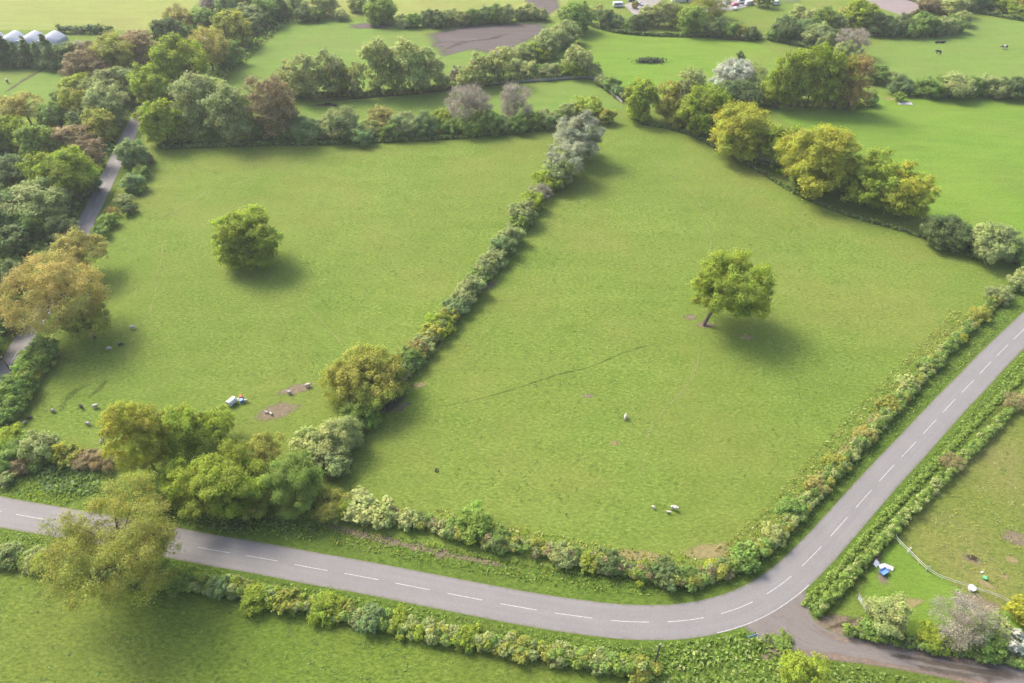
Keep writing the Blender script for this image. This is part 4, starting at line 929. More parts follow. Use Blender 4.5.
growth('verge_grass', px_poly([(-40, 478), (40, 486), (70, 500), (60, 510), (-40, 492)]), 7, 0.42, 0.35, ['bg', 'bg', 'yg'], 'bright verge grass between the lower left thicket and the road', 'grass', 27)
growth('weeds', px_poly([(600, 650), (660, 646), (745, 632), (775, 636), (792, 652), (778, 664), (830, 676), (900, 690), (640, 700)]), 9, 0.5, 0.7, ['bg', 'mg', 'bg', 'pl', 'mg'], 'dense weeds and nettles in the corner between the road and the lane', 'weeds', 28, 0.7)
growth('weeds', px_poly([(830, 660), (900, 668), (990, 690), (900, 700), (800, 680)]), 7, 0.45, 0.5, ['bg', 'mg'], 'bright grass on the near bank of the lane', 'weeds', 29)
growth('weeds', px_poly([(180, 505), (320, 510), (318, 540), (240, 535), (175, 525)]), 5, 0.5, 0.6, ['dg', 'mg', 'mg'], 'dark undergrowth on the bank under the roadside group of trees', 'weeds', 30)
growth('weeds', px_poly([(858, 612), (875, 630), (930, 642), (1024, 656), (1024, 640), (930, 640), (890, 628)]), 6, 0.45, 0.6, ['mg', 'dg', 'bg'], 'undergrowth below the bushes on the bank above the lane', 'weeds', 31)
Hs = pxpath([(730, 566), (760, 542), (790, 512), (820, 478), (850, 444), (880, 410), (905, 383), (940, 348), (970, 317)], 1.0)
growth('dry_bracken', band(Hs, -0.5, 3.8), 6, 0.36, 0.5, ['tn', 'pl', 'ol', 'mg', 'rs'], 'straw-coloured dead bracken on the field side of the straight hedge', 'bracken', 32)
Hb = pxpath([(430, 520), (480, 532), (540, 545), (600, 557), (650, 566), (700, 566)], 1.0)
growth('dry_bracken', band(Hb, -1.2, 2.6), 6, 0.42, 0.5, ['ol', 'pl', 'tn', 'yg'], 'tangled pale bracken on the field side of the hedge below the large field', 'bracken', 33)
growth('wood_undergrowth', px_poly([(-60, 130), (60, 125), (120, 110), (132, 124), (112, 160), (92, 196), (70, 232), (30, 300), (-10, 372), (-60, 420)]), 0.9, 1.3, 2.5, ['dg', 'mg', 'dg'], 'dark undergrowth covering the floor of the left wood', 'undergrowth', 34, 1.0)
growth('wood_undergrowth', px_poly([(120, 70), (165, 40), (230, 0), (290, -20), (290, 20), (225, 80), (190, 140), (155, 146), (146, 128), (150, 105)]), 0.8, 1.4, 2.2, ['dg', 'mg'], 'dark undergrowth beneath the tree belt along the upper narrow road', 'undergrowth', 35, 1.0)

def tussocks(name, poly, dens, pal, label, seed):
    rng = np.random.default_rng(seed); poly = np.asarray(poly); lo, hi = poly[:, :2].min(0), poly[:, :2].max(0); n = int((hi - lo).prod() * dens)
    c = np.c_[rng.uniform(lo[0], hi[0], n), rng.uniform(lo[1], hi[1], n), np.zeros(n)]
    c = c[in_poly(c, poly)]
    f = np.sin(c[:, 0] * .11 + 2 * np.sin(c[:, 1] * .06)) * np.sin(c[:, 1] * .13 + 1.5 * np.sin(c[:, 0] * .05)) + rng.normal(0, .6, len(c))
    c = c[f > 0.1]; q = 7; i = np.repeat(np.arange(len(c)), q); r = rng.uniform(.12, .5, len(c))
    P = c[i] + rng.normal(size=(len(i), 3)) * np.array([1, 1, 0]) * r[i][:, None] * .7; P[:, 2] = rng.uniform(.03, .2, len(i)) * (r[i] + .3)
    V, F = leaf_quads(P, unit(rng, len(i)) * .55 + np.array([0, 0, .9]), .27, rng); V[:, 2] = np.maximum(V[:, 2], .016)
    pc = np.array([PAL[p][0] for p in pal]); k = rng.integers(0, len(pc), len(c))
    o = link(name, quick_mesh(name, V, F, pc[k][i] * rng.uniform(.75, 1.15, (len(i), 1)), [M['leaf']])); return tag(o, label, 'grass', None, 'stuff')
tussocks('pasture_tussocks', px_poly([(596, 132), (640, 136), (800, 210), (985, 274), (900, 372), (800, 490), (715, 555), (600, 545), (440, 512), (350, 488), (420, 380), (520, 250)]), .12, ['mg'], 'scattered grass tussocks in the large right sheep field', 41)
tussocks('pasture_tussocks', px_poly([(160, 156), (540, 142), (500, 235), (400, 350), (310, 420), (110, 450), (30, 425), (60, 370), (110, 250)]), .10, ['mg'], 'scattered grass tussocks in the left sheep field', 42)
tussocks('pasture_tussocks', px_poly([(-20, 575), (80, 585), (330, 625), (560, 672), (560, 700), (-20, 700)]), .3, ['mg', 'dg', 'mg'], 'scattered grass tussocks in the bottom left meadow', 43)
tussocks('pasture_tussocks', px_poly([(905, 540), (960, 480), (1040, 415), (1060, 620), (960, 580)]), .35, ['ol', 'pl', 'mg'], 'scattered grass tufts on the worn paddock', 44)

# ------------------------------------------------------------------ animals
def animal_mesh(name, nodes, edges, mats, pick):
    me = bpy.data.meshes.new(name + '_frame'); me.from_pydata([n[0] for n in nodes], edges, [])
    o = bpy.data.objects.new(name + '_frame', me); COL.objects.link(o)
    o.modifiers.new('skin', 'SKIN'); s = o.modifiers.new('sub', 'SUBSURF'); s.levels = 2; s.render_levels = 2
    for i, n in enumerate(nodes): me.skin_vertices[0].data[i].radius = (n[1], n[2] if len(n) > 2 else n[1])
    me.skin_vertices[0].data[0].use_root = True
    dg = bpy.context.evaluated_depsgraph_get(); dg.update()
    r = bpy.data.meshes.new_from_object(o.evaluated_get(dg)); r.name = name
    bpy.data.objects.remove(o)
    r.materials.clear()
    for m in mats: r.materials.append(m)
    for p in r.polygons: p.material_index = pick(p.center); p.use_smooth = True
    return r
SHEEP = [((0, 0, .62), .27), ((.32, 0, .64), .25), ((-.34, 0, .63), .25), ((-.52, 0, .6), .13), ((.5, 0, .74), .14), ((.62, 0, .86), .10), ((.78, 0, .78), .065), ((.27, .14, .38), .07), ((.28, .14, .02), .035), ((.27, -.14, .38), .07), ((.28, -.14, .02), .035),
         ((-.32, .14, .38), .08), ((-.36, .14, .2), .045), ((-.32, .14, .02), .035), ((-.32, -.14, .38), .08), ((-.36, -.14, .2), .045), ((-.32, -.14, .02), .035), ((.6, .14, .9), .025), ((.6, -.14, .9), .025)]
SHE = [(0, 1), (0, 2), (2, 3), (1, 4), (4, 5), (5, 6), (1, 7), (7, 8), (1, 9), (9, 10), (2, 11), (11, 12), (12, 13), (2, 14), (14, 15), (15, 16), (5, 17), (5, 18)]
GRAZE = [list(n) for n in SHEEP]
GRAZE[4] = [(.55, 0, .58), .14]; GRAZE[5] = [(.70, 0, .34), .10]; GRAZE[6] = [(.82, 0, .14), .065]; GRAZE[17] = [(.66, .14, .4), .025]; GRAZE[18] = [(.66, -.14, .4), .025]
LYING = [list(n) for n in SHEEP]
for i, n in enumerate(LYING): LYING[i] = [(n[0][0], n[0][1], max(n[0][2] - .36, .05)), n[1]]
for i in (8, 10): LYING[i] = [(.5, LYING[i][0][1] * 1.4, .05), .035]
for i in (12, 15): LYING[i] = [(-.15, LYING[i][0][1] * 1.6, .06), .045]
for i in (13, 16): LYING[i] = [(.05, LYING[i][0][1] * 1.6, .05), .035]
face = lambda c: 1 if (c.x > .64 or c.z < .22) else 0
face_g = lambda c: 1 if (c.x > .7 or (c.z < .22 and c.x < .5)) else 0
sheep_up = animal_mesh('sheep', SHEEP, SHE, [M['wool'], M['hoof']], face)
sheep_gr = animal_mesh('sheep', GRAZE, SHE, [M['wool'], M['wool']], face_g)
sheep_dk = animal_mesh('sheep', GRAZE, SHE, [M['wool_dark'], M['wool_dark']], face_g)
sheep_gy = animal_mesh('sheep', GRAZE, SHE, [M['wool_grey'], M['hoof']], face_g)
sheep_ly = animal_mesh('sheep', LYING, SHE, [M['wool'], M['hoof']], lambda c: 1 if c.x > .64 else 0)
GS = 'sheep grazing in the two big fields'
for px, py, me, rz, sc, lb in [
    (133, 329, sheep_gr, 0.3, 1.15, 'white sheep grazing alone, nearest the round oak in the left field'), (110, 350, sheep_gr, 3.4, 1.1, 'white sheep beside a dark sheep below the tan trees'), (121, 346, sheep_dk, 0.4, 1.05, 'dark sheep between two white sheep below the tan trees'),
    (82, 408, sheep_dk, 2.6, 1.05, 'dark brown sheep just left of a white sheep in the left field'), (96, 408, sheep_up, 0.2, 1.2, 'white sheep just right of the dark brown sheep in the left field'), (54, 412, sheep_gy, 3.0, 1.0, 'grey sheep near the dark trodden line in the left field'),
    (89, 425, sheep_gr, 2.9, 1.05, 'white sheep below the dark brown and white pair in the left field'), (25, 424, sheep_gr, 1.2, 0.8, 'small pale sheep close to the lower left thicket'), (30, 419, sheep_dk, 0.5, 0.8, 'small dark sheep close to the lower left thicket'),
    (103, 443, sheep_up, 1.6, 1.2, 'white sheep closest to the golden tree of the roadside group'), (290, 394, sheep_up, 2.9, 1.1, 'white sheep at the lower left end of the upper bare patch'), (308, 387, sheep_up, 0.1, 1.15, 'white sheep at the right end of the upper bare patch'),
    (267, 413, sheep_ly, 2.7, 0.95, 'white sheep lying on the left of the lower bare patch'), (271, 414, sheep_ly, 5.5, 0.9, 'white sheep lying on the right of the lower bare patch'), (625, 419, sheep_up, 1.3, 1.15, 'white sheep alone in the middle of the large right field'),
    (653, 508, sheep_gr, 5.3, 0.72, 'white lamb apart from the ewe near the bottom of the right field'), (668, 513, sheep_up, 5.9, 0.72, 'white lamb close beside the ewe near the bottom of the right field'), (673.5, 509.5, sheep_up, 5.8, 1.25, 'large white ewe near the bottom of the right field'),
    (246, 402, sheep_up, 0.1, 0.9, 'white sheep right of the blue drum by the white trailer'), (51, 67, sheep_up, 0.4, 1.3, 'tiny white sheep at the far edge of the small upper left field'), (436, 471, sheep_dk, 1.0, .7, 'tiny dark sheep alone in the lower left of the right field')]:
    o = link('sheep' if 'lamb' not in lb else 'lamb', me, None, at(px, py), rz); o.scale = (sc,) * 3
    tag(o, lb, 'lamb' if 'lamb' in lb else 'sheep', GS)
COW = [((0, 0, 1.0), .40), ((.6, 0, 1.02), .36), ((-.65, 0, 1.05), .36), ((-.98, 0, 1.0), .16), ((.98, 0, 1.1), .22), ((1.2, 0, .85), .17), ((1.45, 0, .55), .11), ((.55, .22, .6), .12), ((.56, .22, .03), .06), ((.55, -.22, .6), .12), ((.56, -.22, .03), .06),
       ((-.65, .22, .6), .14), ((-.74, .22, .34), .07), ((-.66, .22, .03), .06), ((-.65, -.22, .6), .14), ((-.74, -.22, .34), .07), ((-.66, -.22, .03), .06), ((1.15, .26, .95), .04), ((1.15, -.26, .95), .04)]
LC = [list(n) for n in COW]
for i, n in enumerate(LC): LC[i] = [(n[0][0], n[0][1], max(n[0][2] - .58, .08)), n[1]]
LC[5] = [(1.25, 0, .7), .17]; LC[6] = [(1.5, 0, .5), .11]
cow = animal_mesh('cow', COW, SHE, [M['cow'], M['cow']], lambda c: 0)
cow_l = animal_mesh('cow', LC, SHE, [M['cow'], M['cow']], lambda c: 0)
cow_p = animal_mesh('cow', COW, SHE, [M['cow'], M['cow_white']], lambda c: 1 if (-.15 < c.x < .7 or c.z < .4) else 0)
for px, py, me, rz, sc, lb in [(938, 54, cow, 2.4, 1.25, 'black cow standing below the lying pair in the upper right field'), (937, 43, cow_l, 0.2, 1.2, 'black cow lying on the left of the pair in the upper right field'), (942, 43, cow_l, 0.0, 1.2, 'black cow lying on the right of the pair in the upper right field'), (1004, 49, cow_p, 3.1, 1.3, 'black and white cow alone at the right of the upper right field'),
                               (8, 83, cow_p, 2.2, 1.2, 'black and white cow beside the dark path in the small upper left field'), (327, 105, cow_l, 0.1, 1.1, 'black cow lying in the strip field on the left of two'), (334, 106, cow_l, -0.2, 1.1, 'black cow lying in the strip field on the right of two')]:
    o = link('cow', me, None, at(px, py), rz); o.scale = (sc,) * 3
    tag(o, lb, 'cow', 'cattle in the upper fields')

# ------------------------------------------------------------------ farm objects
def barrel(px, py, mat, label, r=.3, h=.9):
    e = thing('drum', at(px, py), label, 'drum')
    m = MB(); m.tube([(0, 0, 0), (0, 0, .04), (0, 0, h * .33), (0, 0, h * .36), (0, 0, h * .64), (0, 0, h * .67), (0, 0, h)], [r * .96, r, r, r * 1.05, r * 1.05, r, r * .97], 16); m.build('shell', mat, e, smooth=False)
    m = MB(); m.tube([(0, 0, h - .01), (0, 0, h + .04)], [r * 1.02, r * 1.0], 16); m.build('lid', mat, e)
    return e
barrel(242, 402.5, M['blue'], 'blue plastic drum beside the white trailer in the left sheep field', .42, .9)
barrel(241.5, 399, M['red'], 'red plastic drum behind the blue drum by the white trailer', .36, .9)
def wheel(parent, x, y, r, w=.16):
    m = MB(); m.tube([(x, y - w / 2, r), (x, y + w / 2, r)], r, 16); t = m.build('wheel', M['rubber'], parent)
    m = MB(); m.tube([(x, y - w / 2 - .01, r), (x, y + w / 2 + .01, r)], r * .55, 12); m.build('rim', M['galv'], t)
tr = thing('livestock_trailer', at(233, 404), 'small white covered trailer standing behind the roadside tree group in left field', 'trailer', None, 1.0)
m = MB()
prof = [(-.72, .5), (.72, .5), (.74, 1.1), (.66, 1.5), (.42, 1.72), (0, 1.8), (-.42, 1.72), (-.66, 1.5), (-.74, 1.1)]
V = [(-1.15, a, b) for a, b in prof] + [(1.0, a, b) for a, b in prof]; n = len(prof)
m.add(V, [tuple(range(n)), tuple(range(2 * n - 1, n - 1, -1))] + [(i, n + i, n + (i + 1) % n, (i + 1) % n) for i in range(n)]); m.build('body', M['white'], tr, bevel=.04)
m = MB(); m.box((-.05, 0, .45), (2.3, 1.3, .09)); m.box((1.45, 0, .43), (.9, .12, .08)); m.build('chassis', M['galv'], tr)
m = MB(); m.box((-1.165, 0, 1.05), (.03, 1.2, .95)); m.build('door', M['galv'], tr)
for y in (-.78, .78): wheel(tr, -.1, y, .33)
tr.scale = (.88, .88, .88)

def bar_gate(px, py, rz, L, label):
    e = thing('field_gate', at(px, py), label, 'gate', None, rz)
    m = MB()
    for z in (.18, .4, .62, .86, 1.12): m.tube([(0, 0, z), (L, 0, z)], .03, 8)
    m.tube([(0, 0, .15), (0, 0, 1.15)], .035, 8); m.tube([(L, 0, .15), (L, 0, 1.15)], .035, 8); m.tube([(0, 0, .18), (L, 0, 1.12)], .025, 8); m.tube([(L / 2, 0, .18), (L / 2, 0, 1.12)], .025, 8)
    m.build('gate_leaf', M['galv'], e)
    for x in (-.12, L + .15):
        m = MB(); m.tube([(x, 0, -.2), (x, 0, 1.35)], [.09, .085], 10); m.build('post', M['wood'], e)
    return e
p = at(857, 598); q = at(865.5, 611)
bar_gate(857, 598, math.atan2(q[1] - p[1], q[0] - p[0]), float(np.linalg.norm(q - p)), 'grey metal bar gate between the paddock hedge and the pale bush')
# junk by the paddock hedge: a blue tub trailer and white boards
jt = thing('tipping_trailer', at(883, 573), 'blue open trailer dumped beside the hedge in the paddock corner', 'trailer', None, 0.5)
m = MB()
for c, s in (((0, 0, .45), (1.7, 1.1, .06)), ((0, .55, .66), (1.7, .05, .38)), ((0, -.55, .66), (1.7, .05, .38)), ((-.85, 0, .66), (.05, 1.05, .38)), ((.85, 0, .66), (.05, 1.05, .38))): m.box(c, s)
m.build('tub', M['blue'], jt); m = MB(); m.box((1.3, 0, .42), (.9, .08, .07)); m.build('drawbar', M['galv'], jt)
for y in (-.66, .66): wheel(jt, 0, y, .28)
jt.scale = (.85, .85, .85)
for i, (dx, dy, z, a, t, lb) in enumerate([(-.6, 1.6, .35, .8, .5, 'white board leaning tilted against hedge behind the blue trailer'), (.3, 1.1, .3, .2, .35, 'white board slumped against the back of the blue trailer'), (1.35, .9, .25, -.5, .3, 'grey-white board at the right end of the junk by the blue trailer')]):
    m = MB(); m.box((0, 0, 0), (1.3, .8, .05), tilt=__import__('mathutils').Euler((t, 0, 0))); 
    o = m.build('board', M['white'] if i < 2 else M['stone'], None, at(883, 573) + np.array([dx, dy, z]), a); tag(o, lb, 'board', 'white boards dumped by the paddock hedge')
# white tape fence of the paddock
fp = [(1040, 392), (1010, 414), (990, 430), (970, 447), (952, 466), (935, 484), (918, 501), (903, 520), (893, 536.5), (907.5, 552.5), (926, 571), (948, 582), (971, 589), (1000, 599.5), (1020, 611), (1060, 630)]
F0 = at(893, 536.5); fe = thing('tape_fence', F0, 'white electric tape fence curving through the paddock on the right', 'fence')
Q = resample(catmull([at(x, y) for x, y in fp], 1.0), 1.0)[0] - F0
for zz in (.55, .95):
    m = MB(); T, S = frames(Q)
    V = []; Fq = []
    for i, c in enumerate(Q):
        sag = .06 * math.sin(i * 1.1)
        V += [(c[0] - S[i][0] * .012, c[1] - S[i][1] * .012, zz + sag - .04), (c[0] - S[i][0] * .012, c[1] - S[i][1] * .012, zz + sag + .06), (c[0] + S[i][0] * .012, c[1] + S[i][1] * .012, zz + sag + .06), (c[0] + S[i][0] * .012, c[1] + S[i][1] * .012, zz + sag - .04)]
    for i in range(len(Q) - 1):
        for k in range(4): Fq.append((4 * i + k, 4 * i + (k + 1) % 4, 4 * i + 4 + (k + 1) % 4, 4 * i + 4 + k))
    m.add(V, Fq); m.build('tape', M['tape'], fe)
for i in range(0, len(Q), 4):
    m = MB(); c = Q[i]; m.tube([(c[0], c[1], -.1), (c[0], c[1], 1.1)], [.03, .025], 8); m.build('post', M['tape'], fe)
for x, y, lb in ((907.5, 552.5, 'thick white strainer post of the tape fence, nearest the hedge'), (926, 571, 'thick grey strainer post of the tape fence, between white drum and hedge')):
    e = thing('strainer_post', at(x, y) + np.array([0.12, 0.1, 0]), lb, 'post'); m = MB(); m.tube([(0, 0, -.1), (0, 0, 1.35)], [.12, .11], 10); m.tube([(0, 0, .9), (.6, .35, .05)], .06, 8); m.build('post', M['white'] if y < 560 else M['galv'], e)
e = thing('water_drum', at(971, 589.5), 'white round water tub against the tape fence in the paddock', 'tub')
m = MB(); m.tube([(0, 0, 0), (0, 0, .5), (0, 0, .62), (0, 0, .66)], [.5, .56, .6, .54], 20); m.build('tub', M['white'], e); m = MB(); m.tube([(0, 0, .66), (0, 0, .70)], [.5, .42], 20); m.build('lid', M['white'], e)
e = thing('feed_bucket', at(984, 578.5), 'green plastic feed bucket on the worn paddock grass', 'bucket')
m = MB(); m.tube([(0, 0, 0), (0, 0, .36), (0, 0, .4)], [.26, .36, .38], 16); m.build('bucket', M['green_p'], e); m = MB(); m.tube([(.33 * math.cos(t), .0, .4 + .3 * math.sin(t)) for t in np.linspace(0, math.pi, 9)], .015, 6); m.build('handle', M['galv'], e)
e = thing('feed_sack', at(982, 572.5), 'crumpled white feed sack behind the green bucket', 'sack')
m = MB(); m.box((0, 0, .12), (.5, .35, .24), taper=.7); m.build('sack', M['white'], e, bevel=.07)

# road sign, poles, marker
sg = thing('road_sign', at(750, 641), 'blue road sign on two grey posts in the junction corner', 'road sign', None, 0.25)
m = MB(); m.box((0, 0, 1.75), (1.7, .04, .55)); m.build('sign_board', M['blue'], sg)
m = MB()
for z in (1.49, 2.01): m.box((0, -.023, z), (1.62, .006, .03))
for x in (-.8, .8): m.box((x, -.023, 1.75), (.03, .006, .49))
m.build('sign_border', M['white'], sg)
for x in (-.55, .55):
    m = MB(); m.tube([(x, .055, -.1), (x, .055, 2.0)], .035, 8); m.build('post', M['galv'], sg)
def pole(px, py, h, label, arms=True):
    e = thing('wooden_pole', at(px, py), label, 'pole'); m = MB(); m.tube([(0, 0, -.2), (0, 0, h * .5), (0, 0, h)], [.15, .135, .11], 10); m.build('shaft', M['creosote'], e)
    m = MB(); m.tube([(0, 0, h), (0, 0, h + .08)], [.13, .04], 10); m.build('cap', M['galv'], e)
    if arms:
        m = MB(); m.box((0, .13, h - .35), (.9, .08, .1)); m.build('crossarm', M['creosote'], e)
pole(654, 665, 7.0, 'dark wooden pole rising from the near hedge at the bottom of the road bend', False)
pole(12, 373, 4.8, 'dark wooden pole beside the narrow road at the left picture edge', False)
e = thing('marker_post', at(780, 667), 'short white marker post in the grass by the lane', 'post'); m = MB(); m.tube([(0, 0, 0), (0, 0, .8), (0, 0, .9)], [.09, .08, .04], 10); m.build('shaft', M['white'], e); m = MB(); m.tube([(0, 0, .62), (0, 0, .72)], .094, 10); m.build('band', M['rubber'], e)

# post and rail fence of the strip field
def rail_fence(pts, label, hgt=1.25):
    Q = resample(catmull([at(x, y) for x, y in pts], 1.0), 2.6)[0]; o = Q[0]
    e = thing('rail_fence', o, label, 'fence'); m = MB()
    for z in (.45, .8, 1.15):
        for a, b in zip(Q[:-1], Q[1:]):
            d = b - a; m.box(tuple((a + b) / 2 - o + np.array([0, 0, z])), (float(np.linalg.norm(d)), .06, .16), math.atan2(d[1], d[0]))
    m.build('rails', M['stone'], e)
    for c in Q:
        m = MB(); m.tube([tuple(c - o + np.array([0, .09, -.1])), tuple(c - o + np.array([0, .09, hgt]))], .08, 6); m.build('post', M['wood'], e)
rail_fence([(440, 91), (500, 84.5), (545, 81.5), (589, 79), (606, 90), (622, 104)], 'pale post and rail fence along the far side of the strip field')

# fallen brushwood heap in the middle field
rng = np.random.default_rng(5); a = Acc()
for _ in range(70):
    b = np.array([rng.uniform(-5, 5), rng.uniform(-1.4, 1.4), rng.uniform(0, .5)]); d = unit(rng, 1)[0] * np.array([1.6, 1, .35]); d[2] = abs(d[2])
    V, F = tube_rings([b, b + d * 1.2, b + d * 2.0 + np.array([0, 0, -.2])], [.11, .08, .03], 5); V[:, 2] = np.maximum(V[:, 2], .01); a.add(V, F, (.1, .08, .07))
P = np.c_[rng.normal(0, 3, 900), rng.normal(0, 1.1, 900), rng.uniform(.1, 1.5, 900)]; V, F = leaf_quads(P, unit(rng, 900), .6, rng); V[:, 2] = np.maximum(V[:, 2], .02)
a.add(V, F, np.array((.09, .12, .07)) * rng.uniform(.6, 1.3, (900, 1)))
tag(link('brushwood_heap', a.mesh('brushwood_heap', [M['leaf']]), None, at(650, 62), .05), 'heap of fallen branches lying in the bright middle field', 'brushwood')
tag(link('concrete_slab', (lambda mb: (mb.box((0, 0, .08), (5.2, 2.6, .16)), mb.build('tmp', M['stone']))[1].data)(MB()), None, at(905, 103.5), -.05), 'pale flat slab lying by the hedge in the right hand field', 'slab')
bpy.data.objects.remove(bpy.data.objects['tmp'])

# ------------------------------------------------------------------ far buildings and vehicles
def polytunnel():
    w, L, n = 9.2, 15.0, 7; o = at(53, 52)
    e = thing('polytunnel', o, 'white many-spanned polytunnel behind the conifers at the top left', 'polytunnel')
    for k in range(n):
        x0 = -k * w; prof = [(x0 - w * f, 2.0 + 2.7 * (1 - abs(2 * f - 1) ** 1.7)) for f in np.linspace(0, 1, 13)]
        m = MB(); V = [(x, 0, z) for x, z in prof] + [(x, L, z) for x, z in prof]
        m.add(V, [(i + 1, i, 13 + i, 14 + i) for i in range(12)]); o2 = m.build('roof_span', M['film'], e, smooth=True)
        s = o2.modifiers.new('thick', 'SOLIDIFY'); s.thickness = .05; s.offset = -1
        m = MB(); m.add([(x, -.02, z - .06) for x, z in prof] + [(x0 - w + .03, -.02, 0), (x0 - .03, -.02, 0)], [tuple(range(12, -1, -1)) [::-1] + (13, 14)]); m.build('end_wall', M['film'], e)
        m = MB()
        for y in np.linspace(.3, L - .3, 9): m.tube([(x, y, z + .03) for x, z in prof], .05, 5)
        m.build('hoops', M['galv'], e)
    m = MB(); m.box((.03, L / 2, 1.0), (.05, L, 2.0)); m.build('side_wall', M['film'], e)
polytunnel()

def house(px, py, L, W, hw, hr, wall, roof, label, rz=0.0):
    e = thing('house', at(px, py), label, 'house', None, rz)
    m = MB(); m.box((0, 0, hw / 2), (L, W, hw)); 
    for s in (-1, 1): m.add([(s * L / 2, -W / 2, hw), (s * L / 2, W / 2, hw), (s * L / 2, 0, hw + hr - .1)], [(0, 1, 2) if s > 0 else (2, 1, 0)])
    m.build('wall', wall, e)
    m = MB(); o = .4; t = .15
    for s in (-1, 1):
        yo = s * (W / 2 + o); zo = hw - o * hr / (W / 2)
        V = [(-L / 2 - o, yo, zo), (L / 2 + o, yo, zo), (L / 2 + o, 0, hw + hr), (-L / 2 - o, 0, hw + hr)]
        V += [(x, y, z + t) for x, y, z in V]
        m.add(V, [(0, 1, 2, 3), (7, 6, 5, 4), (0, 4, 5, 1), (1, 5, 6, 2), (3, 2, 6, 7), (0, 3, 7, 4)])
    r = m.build('roof', roof, e); m = MB(); m.box((L * .3, .3, hw + hr + .3), (.9, .6, 1.6)); m.build('chimney', M['brick'], r)
    for x in (-L * .32, 0, L * .32):
        for z in ((1.3, 3.7) if hw > 4 else (1.3,)):
            m = MB(); m.box((x, -W / 2 - .02, z + .2), (1.3, .08, 1.2)); f = m.build('window', M['white'], e); m = MB(); m.box((x, -W / 2 - .065, z + .2), (1.1, .02, 1.0)); m.build('pane', M['glass'], f)
    m = MB(); m.box((L * .15, -W / 2 - .02, 1.02), (1.0, .08, 2.05)); m.build('door', M['navy'], e)
house(682, 0, 13, 7, 4.8, 3.0, M['render'], M['tile'], 'pale house with a slate roof behind the trees at the top edge', 0.1)
house(646, -4, 10, 7, 4.6, 2.8, M['brick'], M['tile_red'], 'brick house with a red tiled roof at the top edge by the drive', -0.1)
house(738, -6, 16, 7, 2.8, 2.0, M['render'], M['stone'], 'low pale building with a grey roof beyond the parked vehicles', 0.05)

def vehicle(px, py, kind, mat, label, rz):
    e = thing({'car': 'parked_car', 'van': 'parked_van', 'caravan': 'caravan'}[kind], at(px, py), label, kind, 'vehicles parked at the top of the scene', rz)
    if kind == 'car': prof = [(-2.1, .35), (2.1, .35), (2.15, .75), (1.3, .95), (.6, 1.42), (-1.1, 1.45), (-1.9, 1.0), (-2.12, .8)]; W = 1.72
    elif kind == 'van': prof = [(-2.5, .35), (2.5, .35), (2.55, 1.0), (2.0, 1.2), (1.4, 2.05), (1.1, 2.2), (-2.45, 2.2), (-2.52, 1.9)]; W = 1.9
    else: prof = [(-2.6, .45), (2.2, .45), (2.75, 1.1), (2.6, 1.9), (2.1, 2.5), (-2.4, 2.55), (-2.75, 2.0), (-2.75, .9)]; W = 2.2
    n = len(prof); m = MB(); V = [(x, -W / 2, z) for x, z in prof] + [(x, W / 2, z) for x, z in prof]
    m.add(V, [tuple(range(n)), tuple(range(2 * n - 1, n - 1, -1))] + [(i, n + i, n + (i + 1) % n, (i + 1) % n) for i in range(n)]); m.build('body', mat, e, bevel=.08)
    zt, x0, x1 = {'car': (1.16, -1.4, .75), 'van': (1.6, .3, 1.45), 'caravan': (1.7, -1.9, 1.6)}[kind]
    for s in (-1, 1):
        m = MB(); m.box(((x0 + x1) / 2, s * (W / 2 + .005), zt), (x1 - x0, .03, .36 if kind == 'car' else .5)); m.build('side_window', M['glass'], e)
    if kind == 'car':
        m = MB(); m.box((.95, 0, 1.19), (.04, 1.35, .5), tilt=__import__('mathutils').Euler((0, -.98, 0))); m.build('windscreen', M['glass'], e)
    elif kind == 'van':
        m = MB(); m.box((1.73, 0, 1.65), (.04, 1.5, .8), tilt=__import__('mathutils').Euler((0, -.62, 0))); m.build('windscreen', M['glass'], e)
    for x in ((-1.3, 1.3) if kind != 'caravan' else (-.1,)):
        for s in (-1, 1): wheel(e, x, s * (W / 2 - .1), .32, .2)
for a_ in [(618, 7, 'caravan', M['white'], 'white caravan standing alone in the grass left of the pale drive', 0.1), (632, 1.5, 'car', M['navy'], 'navy car parked near the brick house at the top', 0.2), (639, 5, 'car', M['silver'], 'silver car on the pale drive near the brick house', -.6),
           (735, 5.5, 'car', M['pinkred'], 'faded red car in the crowded yard at the top', 0.4), (735, 9.5, 'car', M['silver'], 'silver car at the front corner of the crowded yard at the top', 1.2), (742, 3, 'caravan', M['white'], 'white caravan in the middle of the crowded yard at the top', 0.3), (749, 5, 'van', M['white'], 'white van right of the white caravan in the crowded yard', 0.4), (755, 1.5, 'car', M['pinkred'], 'faded red car at the right end of the crowded yard', 0.3),
           (728, 3, 'van', M['white'], 'white van left of the faded red car in the crowded yard', 1.0), (722, 6, 'car', M['white'], 'white car at the left end of the crowded yard', 0.2), (775, 5, 'van', M['white'], 'white van alone on the field edge right of the crowded yard', 0.3)]:
    vehicle(*a_)
rail_fence([(718, 11), (732, 11), (752, 5.5), (780, 3.5), (800, 2)], 'dark fence line in front of the crowded yard at the top')
e = bar_gate(760, 38, -.1, 6.5, 'pale gate in the gap of the hedge right of the bright middle field')

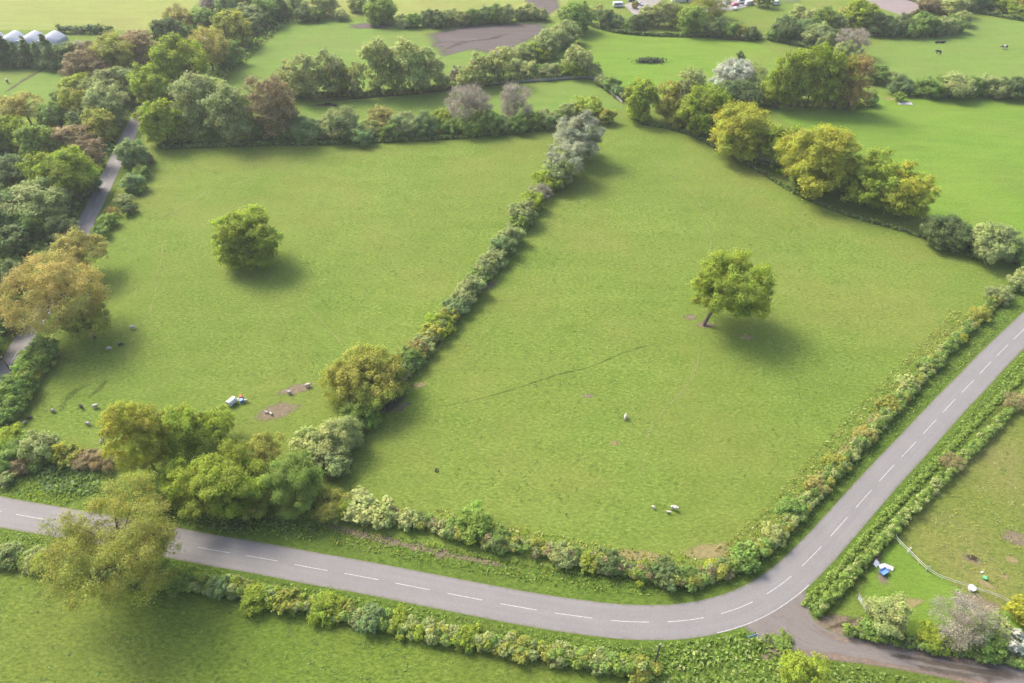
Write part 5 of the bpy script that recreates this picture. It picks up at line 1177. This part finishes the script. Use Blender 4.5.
# ------------------------------------------------------------------ air, light, camera
def haze():
    m, nt, out = new_mat('haze'); v = N(nt, 'ShaderNodeVolumePrincipled', Density=HAZE, Anisotropy=0.2); v.inputs['Color'].default_value = (0.97, 0.98, 1.0, 1)
    nt.links.new(v.outputs[0], out.inputs['Volume'])
    mb = MB(); s = 3200.0; mb.box((0, 400, 54), (2 * s, 2 * s, 110)); o = mb.build('haze', m); tag(o, 'thin pale haze over the fields', 'haze', None, 'stuff')
HAZE = 0.00016
haze()

SUN_EL, SUN_AZ = math.radians(46), math.radians(-49)      # azimuth from +Y, clockwise: the sun stands to the upper left
w = bpy.data.worlds.new('World'); scene.world = w; w.use_nodes = True; nt = w.node_tree
sky = nt.nodes.new('ShaderNodeTexSky'); sky.sky_type = 'NISHITA'; sky.sun_disc = False; sky.sun_elevation = SUN_EL; sky.sun_rotation = SUN_AZ
sky.dust_density = 4.5; sky.air_density = 1.0; sky.ozone_density = 1.0
bg = nt.nodes['Background']; nt.links.new(sky.outputs[0], bg.inputs[0]); bg.inputs[1].default_value = 0.15
sl = bpy.data.lights.new('sun', 'SUN'); sl.energy = 2.05; sl.angle = math.radians(20); sl.color = (1.0, 0.94, 0.83)
so = bpy.data.objects.new('sun', sl); COL.objects.link(so)
sd = Vector((math.sin(SUN_AZ) * math.cos(SUN_EL), math.cos(SUN_AZ) * math.cos(SUN_EL), math.sin(SUN_EL)))
so.rotation_euler = sd.to_track_quat('Z', 'Y').to_euler(); so.location = sd * 300

cd = bpy.data.cameras.new('camera'); cd.sensor_width = 36; cd.lens = FPX / 1024 * 36; cd.clip_end = 8000; cd.clip_start = 0.5
co = bpy.data.objects.new('camera', cd); COL.objects.link(co); co.location = (0, 0, CAM_H); co.rotation_euler = (math.pi / 2 - PITCH, 0, 0)
scene.camera = co
vs = scene.view_settings; vs.view_transform = 'Standard'; vs.look = 'None'; vs.gamma = 1; vs.use_curve_mapping = False; vs.exposure = 1.22
scene.cycles.volume_bounces = 0; scene.cycles.max_bounces = 9; scene.cycles.transparent_max_bounces = 12; scene.cycles.diffuse_bounces = 6
dup = {k: len(v) for k, v in LABELS.items() if len(v) > 1}
if dup: print('DUPLICATE LABELS', dup)
for o in scene.objects:
    if 'label' in o and not 4 <= len(o['label'].split()) <= 16: print('LABEL LENGTH', len(o['label'].split()), o['label'])
